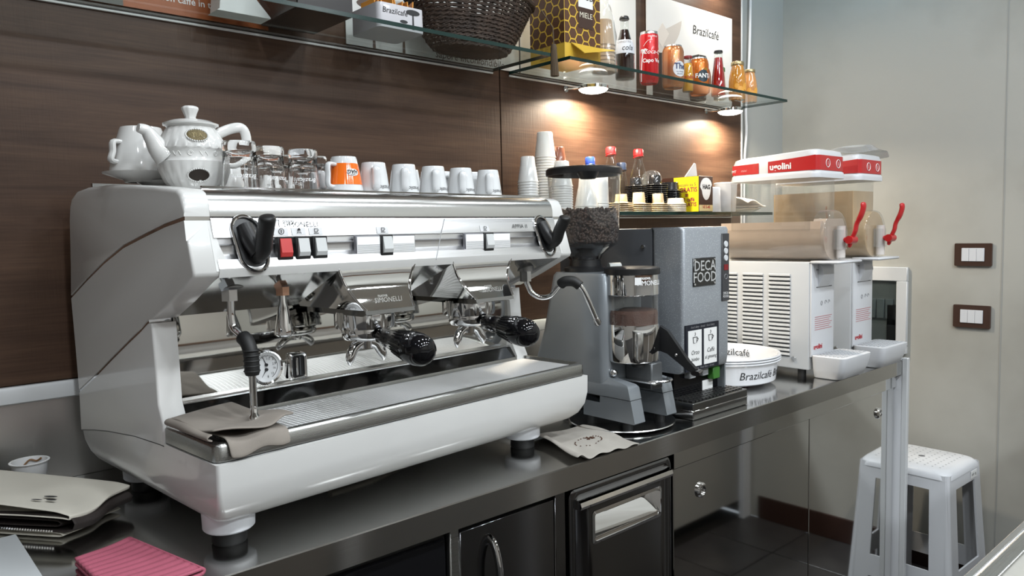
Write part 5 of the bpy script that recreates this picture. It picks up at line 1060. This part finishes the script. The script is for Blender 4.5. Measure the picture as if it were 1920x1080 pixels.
b = lathe_thing('red_soda_bottle', (2.282, -.125, Z), 'slim clear bottle of bright red soda with black crown cap', 'bottle', [('glass', [(0, 0), (.0225, 0), (.0240, .003), (.0240, .030), (.0215, .060), (.0175, .095), (.0135, .130), (.0130, .148), (0, .149)], DGL), ('drink', [(0, .002), (.0218, .002), (.0230, .005), (.0230, .030), (.0206, .060), (.0166, .095), (.0127, .128), (0, .1285)], RSODA), ('crown_cap', [(.0142, .144), (.0150, .147), (.0135, .152), (0, .155)], BLACK)])
b = lathe_thing('green_cap_jar', (2.350, -.085, Z), 'small pale jar with green lid between the red bottle and juice', 'jar', [('jar_body', [(0, 0), (.0180, 0), (.0195, .003), (.0195, .088), (.0175, .096), (0, .097)], mat('jar_cream', (.62, .60, .52), .3)), ('lid', [(.0190, .096), (.0195, .0965), (.0195, .108), (.018, .110), (0, .110)], mat('lid_green', (.02, .15, .05), .35))])
for k, (x, y, s_, lb, dz) in enumerate(((2.409, -.120, 1., 'nearer orange juice bottle with gold lid and sliced fruit print', 0), (2.492, -.118, .88, 'farther orange juice bottle with gold lid at the shelf end', 0))):
    b = lathe_thing('juice_bottle', (x, y, Z), lb, 'bottle', [('bottle_body', [(0, 0), (.0275, 0), (.0300, .004), (.0300, .065), (.0270, .088), (.0210, .112), (.0205, .120), (0, .121)], JUICE if k == 0 else mat('peach_juice', (.62, .28, .09), .12, coat=.8)), ('lid', [(.0220, .119), (.0225, .120), (.0225, .130), (.0205, .132), (0, .132)], mat('lid_gold', (.45, .36, .20), .3, .8))]); b.scale = (s_, s_, s_)
    mp_ = on_cyl((0, 0, 0), lambda q: .0307 if q < .065 else .0307 - (q - .065) * .15, R(CA + 25), .04)
    for (dx_, dz_, rr_) in ((-.004, -.008, .012), (.016, .004, .013), (-.018, .006, .009)):
        disc_on(lambda p, dx_=dx_, dz_=dz_: mp_((p[0] + dx_, p[1] + dz_)), rr_, rr_, mat('fruit_print', (.75, .36, .06), .4), 'fruit_print', b, 20, 3)
    mp2 = on_cyl((0, 0, 0), lambda q: .0312 - max(0, q - .065) * .28, R(CA + 22), .085); g = G(); g.add([mp2((.010 * math.cos(t), .005 * math.sin(t))) for t in [2 * math.pi * j / 20 for j in range(20)]], [tuple(range(20))]); g.build('brand_spot', mat('spot_red', (.45, .08, .06), .4), b, ang=0)
# two tall cartons behind the drinks
for x, lb, m_ in ((2.300, 'dark tall carton behind the red soda bottle', mat('carton_dark', (.05, .045, .04), .5)),):
    tag(G().box(x - .022, x + .022, -.052, -.012, Z, Z + .155, .003, 1).build('carton', m_), lb, 'carton')
# ------------------------------------------------------------------ things on the lower shelf
Z = 1.3436
ONUM = ['topmost', 'second', 'third', 'fourth', 'fifth', 'sixth', 'seventh', 'eighth', 'ninth', 'tenth', 'eleventh', 'twelfth', 'thirteenth', 'fourteenth', 'fifteenth', 'sixteenth', 'seventeenth', 'eighteenth', 'nineteenth', 'twentieth', 'twenty-first']
def ORD(k, n):
    i = n - 1 - k; return 'topmost ' if i == 0 else ('lowest ' if k == 0 else ONUM[i] + ' from the top, ')
def cupmesh(r0, r1, h): return G().lathe([(r0, 0), (r0 + .0012, .0008), (r0 + .0012, .0028), (r0 - .0005, .0034), (r1 + (r0 - r1) * .30, h * .62), (r1 + (r0 - r1) * .22, h * .64), (r1, h - .002), (r1 - .002, h), (0, h - .0004)], n=28, cap=False)
def stack(x, y, r0, r1, h, n, pitch, m_, label, grp, topm=None):
    base = None
    for k in range(n):
        if base is None: base = q = cupmesh(r0, r1, h).build('disposable_cup', m_, None, 50)
        else: q = base.copy(); COL.objects.link(q)
        q.location = (x, y, Z + k * pitch); tag(q, ORD(k, n) + label, 'cup', grp)
stack(1.418, -.090, .0285, .0190, .070, 12, .0072, MILKP, 'frosted plastic cup in the leftmost inverted stack', 'leftmost cup stack')
stack(1.512, -.062, .0300, .0220, .072, 21, .0076, mat('opaque_white_cup', (.74, .72, .68), .35, sub=.3), 'white plastic cup in the tallest stack', 'tallest cup stack')
stack(1.510, -.128, .0300, .0205, .070, 11, .0068, MILKP, 'clear plastic cup in the stack before the tallest one', 'clear cup stack beside the tallest')
stack(1.556, -.070, .0255, .0175, .055, 15, .0086, WHITE_P, 'white plastic cup in the stack under the brown cup', 'stack under the brown cup')
o = cupmesh(.0255, .0180, .056).build('brown_cup', mat('brown_cup_plastic', (.17, .055, .028), .25, coat=.3), None, 50); o.location = (1.556, -.070, Z + 14 * .0086 + .008); tag(o, 'shiny brown plastic cup topping a stack on the lower shelf', 'cup')
stack(1.618, -.120, .0340, .0205, .084, 3, .0070, MILKP, 'clear plastic cup in the low stack seen through the hopper', 'cups seen through the hopper')
stack(1.690, -.110, .0245, .0225, .080, 4, .0080, mat('white_tall_cup', (.70, .70, .69), .35), 'white cup in the stack seen through the hopper right side', 'white cups behind the hopper')
def bottle(x, y, rb, hb_, ht, cap_m, cap_r, label, col=None):
    b = empty('glass_bottle', (x, y, Z), 0, label, 'bottle', 'bottles on the lower shelf')
    G().lathe([(0, .001), (rb - .002, .001), (rb, .004), (rb, hb_), (rb * .80, hb_ + (ht - hb_) * .35), (cap_r * .85, hb_ + (ht - hb_) * .72), (cap_r * .85, ht - .006), (0, ht - .005)], n=36).build('glass', DGL if col is None else col, b, ang=50)
    G().lathe([(cap_r, ht - .022), (cap_r + .001, ht - .021), (cap_r + .001, ht - .004), (cap_r - .002, ht), (0, ht)], n=24, cap=False).build('cap', cap_m, b, ang=40)
    G().tube([(cap_r * 1.05 * math.cos(R(t)), cap_r * 1.05 * math.sin(R(t)), ht - .025 - .003 * math.sin(R(t))) for t in range(0, 361, 20)], .0016, 6).build('cap_ring', cap_m, b); return b
CAPB = mat('cap_blue', (.02, .05, .30), .3)
bottle(1.717, -.046, .024, .09, .167, CAPB, .0140, 'bottle with bright blue cap above the hopper lid', mat('green_bottle', (.06, .30, .10), .1, coat=.6))
bottle(1.818, -.042, .0330, .075, .203, REDP, .0150, 'clear bottle with red cap, left of the pair', None)
bottle(1.877, -.034, .0200, .09, .158, mat('cap_navy', (.03, .045, .09), .4), .0150, 'clear bottle with navy cap between the two red capped ones', None)
bottle(1.930, -.060, .0330, .075, .201, REDP, .0150, 'clear bottle with red cap, right of the pair', None)
o = empty('dome_lid_cup', (2.028, -.036, Z), 0, 'clear plastic cup with dome lid behind the black lids', 'cup')
G().lathe([(0, .001), (.024, .001), (.033, .105), (.034, .107)], n=32, cap=False).build('cup_wall', CLEARP, o); G().lathe([(.0345, .106), (.034, .110), (.031, .124), (.022, .135), (.010, .139), (0, .140)], n=32, cap=False).build('dome', CLEARP, o)
def lids(x, y, n, m_, r_, hc, rc, pitch, label, grp):
    base = None; mg = G().lathe([(r_, 0), (r_ + .001, .001), (r_ + .0005, .0024), (rc + .006, .0030), (rc + .002, .0045), (rc, .006), (rc * .90, hc - .001), (rc * .86, hc), (0, hc - .0002)], n=28, cap=False)
    for k in range(n):
        if base is None: base = q = mg.build('dessert_cup', m_, None, 40)
        else: q = base.copy(); COL.objects.link(q)
        q.location = (x, y, Z + k * pitch); tag(q, ORD(k, n) + label, 'cup', grp)
BL = mat('black_lid', (.010, .010, .011), .15, coat=.4); BE = mat('beige_lid', (.62, .47, .28), .25, coat=.4); WL = mat('ivory_lid', (.66, .58, .46), .28, coat=.3)
lids(1.870, -.096, 14, BL, .0340, .028, .0185, .0060, 'black plastic dessert cup in the stack behind the beige ones', 'left black lid stack')
lids(1.962, -.100, 15, BL, .0400, .033, .0200, .0060, 'black plastic dessert cup in the tallest black stack', 'middle black lid stack')
lids(2.052, -.092, 13, BL, .0380, .030, .0300, .0056, 'black plastic dessert cup in the stack beside the yellow box', 'right black lid stack')
lids(1.762, -.128, 5, BE, .0360, .028, .0190, .0060, 'beige plastic dessert cup in the stack nearest the hopper', 'left beige stack')
lids(1.840, -.132, 5, BE, .0380, .036, .0195, .0055, 'beige plastic dessert cup in the middle front stack', 'middle beige lid stack')
lids(1.921, -.142, 5, BE, .0300, .034, .0185, .0055, 'beige plastic dessert cup in the stack beside the ivory lids', 'right beige lid stack')
lids(1.998, -.150, 5, WL, .0350, .020, .0300, .0055, 'ivory plastic dessert cup in the low stack before the yellow box', 'ivory lid stack')
hg = empty('capsule_box', (2.106, -.166, Z), 0, 'yellow and brown coffee box with red offer lettering', 'box'); HW, HD, HH = .080, .148, .116
HB_ = mat('box_brown', (.045, .018, .012), .4); G().box(0, HW, 0, HD, 0, HH, .001, 1).build('carton', HB_, hg, ang=0)
G().box(-.0008, 0, .001, .098, .001, HH - .001).build('yellow_panel', mat('offer_yellow', (.78, .60, .015), .4), hg, ang=0)
for s_, size, z, m_, y in (('passalo su 5', .0150, .089, BRN, .046), ('GRATIS', .0210, .072, mat('offer_red', (.28, .02, .05), .5), .040), ('=', .0240, .054, MATS['offer_red'], .046), ('50 caffè', .0170, .040, MATS['offer_red'], .042), ('GRATIS', .0180, .024, MATS['offer_red'], .038)): text(s_, size, m_, hg, on_plane((-.0014, y, z), (0, -1, 0), (0, 0, 1)), bold=.02 if m_ is not BRN else 0)
G().prism([(.041 + .034 * math.cos(t) * (1 if math.sin(t) > 0 else .75), .080 + (.031 if math.sin(t) > 0 else .042) * math.sin(t)) for t in [R(15 * k) for k in range(24)]], 'y', -.0008, 0).build('white_oval', WHITEPAPER, hg, ang=0)
text('HAG', .0200, INK, hg, on_plane((.041, -.0014, .080), (1, 0, 0), (0, 0, 1)), bold=.04); G().box(.002, HW - .002, -.0008, 0, .002, .022).build('price_strip', mat('strip_cream', (.66, .55, .28), .5), hg, ang=0); text('1€ 5-40', .0135, RINK, hg, on_plane((.040, -.0014, .015), (1, 0, 0), (0, 0, 1)), bold=.02)
G().lathe([(0, .040), (.008, .040), (.011, .058), (.010, .058), (0, .045)], (.043, -.0002, 0), 16).xf(Matrix.Diagonal((1, .05, 1, 1))).build('cup_picture', mat('picture_tan', (.30, .14, .07), .5), hg)
tag(G().prism([(-.035, .0), (.035, .0), (.012, .046), (.004, .048)], 'y', 0, .003).xf(Matrix.Rotation(R(12), 4, 'X')).build('napkin', WHITEPAPER, None, 0, (2.160, -.100, Z + HH + .001)), 'white folded napkin standing on the yellow coffee box', 'napkin')
o = cupmesh(.0300, .0260, .085).build('white_beaker', WHITE_P, None, 50); o.location = (2.268, -.110, Z); tag(o, 'small white beaker half hidden right of the yellow box', 'cup')
o = empty('white_jug', (2.343, -.115, Z), 0, 'larger white plastic jug behind the nearer dispenser head', 'jug')
G().lathe([(0, .001), (.032, .001), (.034, .004), (.0385, .095), (.041, .098), (.041, .102), (.038, .103), (.037, .098), (.032, .008), (0, .006)], n=36).build('wall', WHITE_P, o)
# white napkin pile further right on the shelf
for k, lb in enumerate(('white saucer pile bottom plate seen through the clear tank', 'white saucer pile top plate seen through the clear tank')):
    o = G().lathe([(0, .002), (.04, .002), (.062, .012), (.064, .014), (.061, .0145), (.04, .006), (0, .005)], n=40).build('white_plate', CERAMIC, None, 50); o.location = (2.470, -.105, Z + k * .0085); tag(o, lb, 'plate')
def twf(a, b): return (2.405 + .125 * a, -.165 + .11 * b, Z + .030 + .010 * math.sin(5 * a + 3 * b) + .012 * math.sin(3.1 * b) * (1 - a))
sheet('white_towel', twf, 16, 14, mat('white_towel', (.70, .70, .69), .9, bump=(500, .3, .001)), 'white towel lying on the plates behind the clear tank', .006)
# bagged sleeve of cups lying behind the nearer tank
sv = empty('cup_sleeve', (2.105, -.170, 1.1856), 0, 'white sleeve of cups lying under the lower shelf', 'cup sleeve')
G().lathe([(0, 0), (.034, 0), (.036, .003), (.050, .15), (.052, .156), (.050, .158), (0, .157)], (0, 0, .0525), 36, 'x').build('cups', WHITEPAPER, sv, ang=40); G().lathe([(.0525, .157), (.0525, .175), (.045, .192), (.02, .20), (0, .201)], (0, 0, .0535), 36, 'x', cap=False).build('clear_wrap', CLEARP, sv)
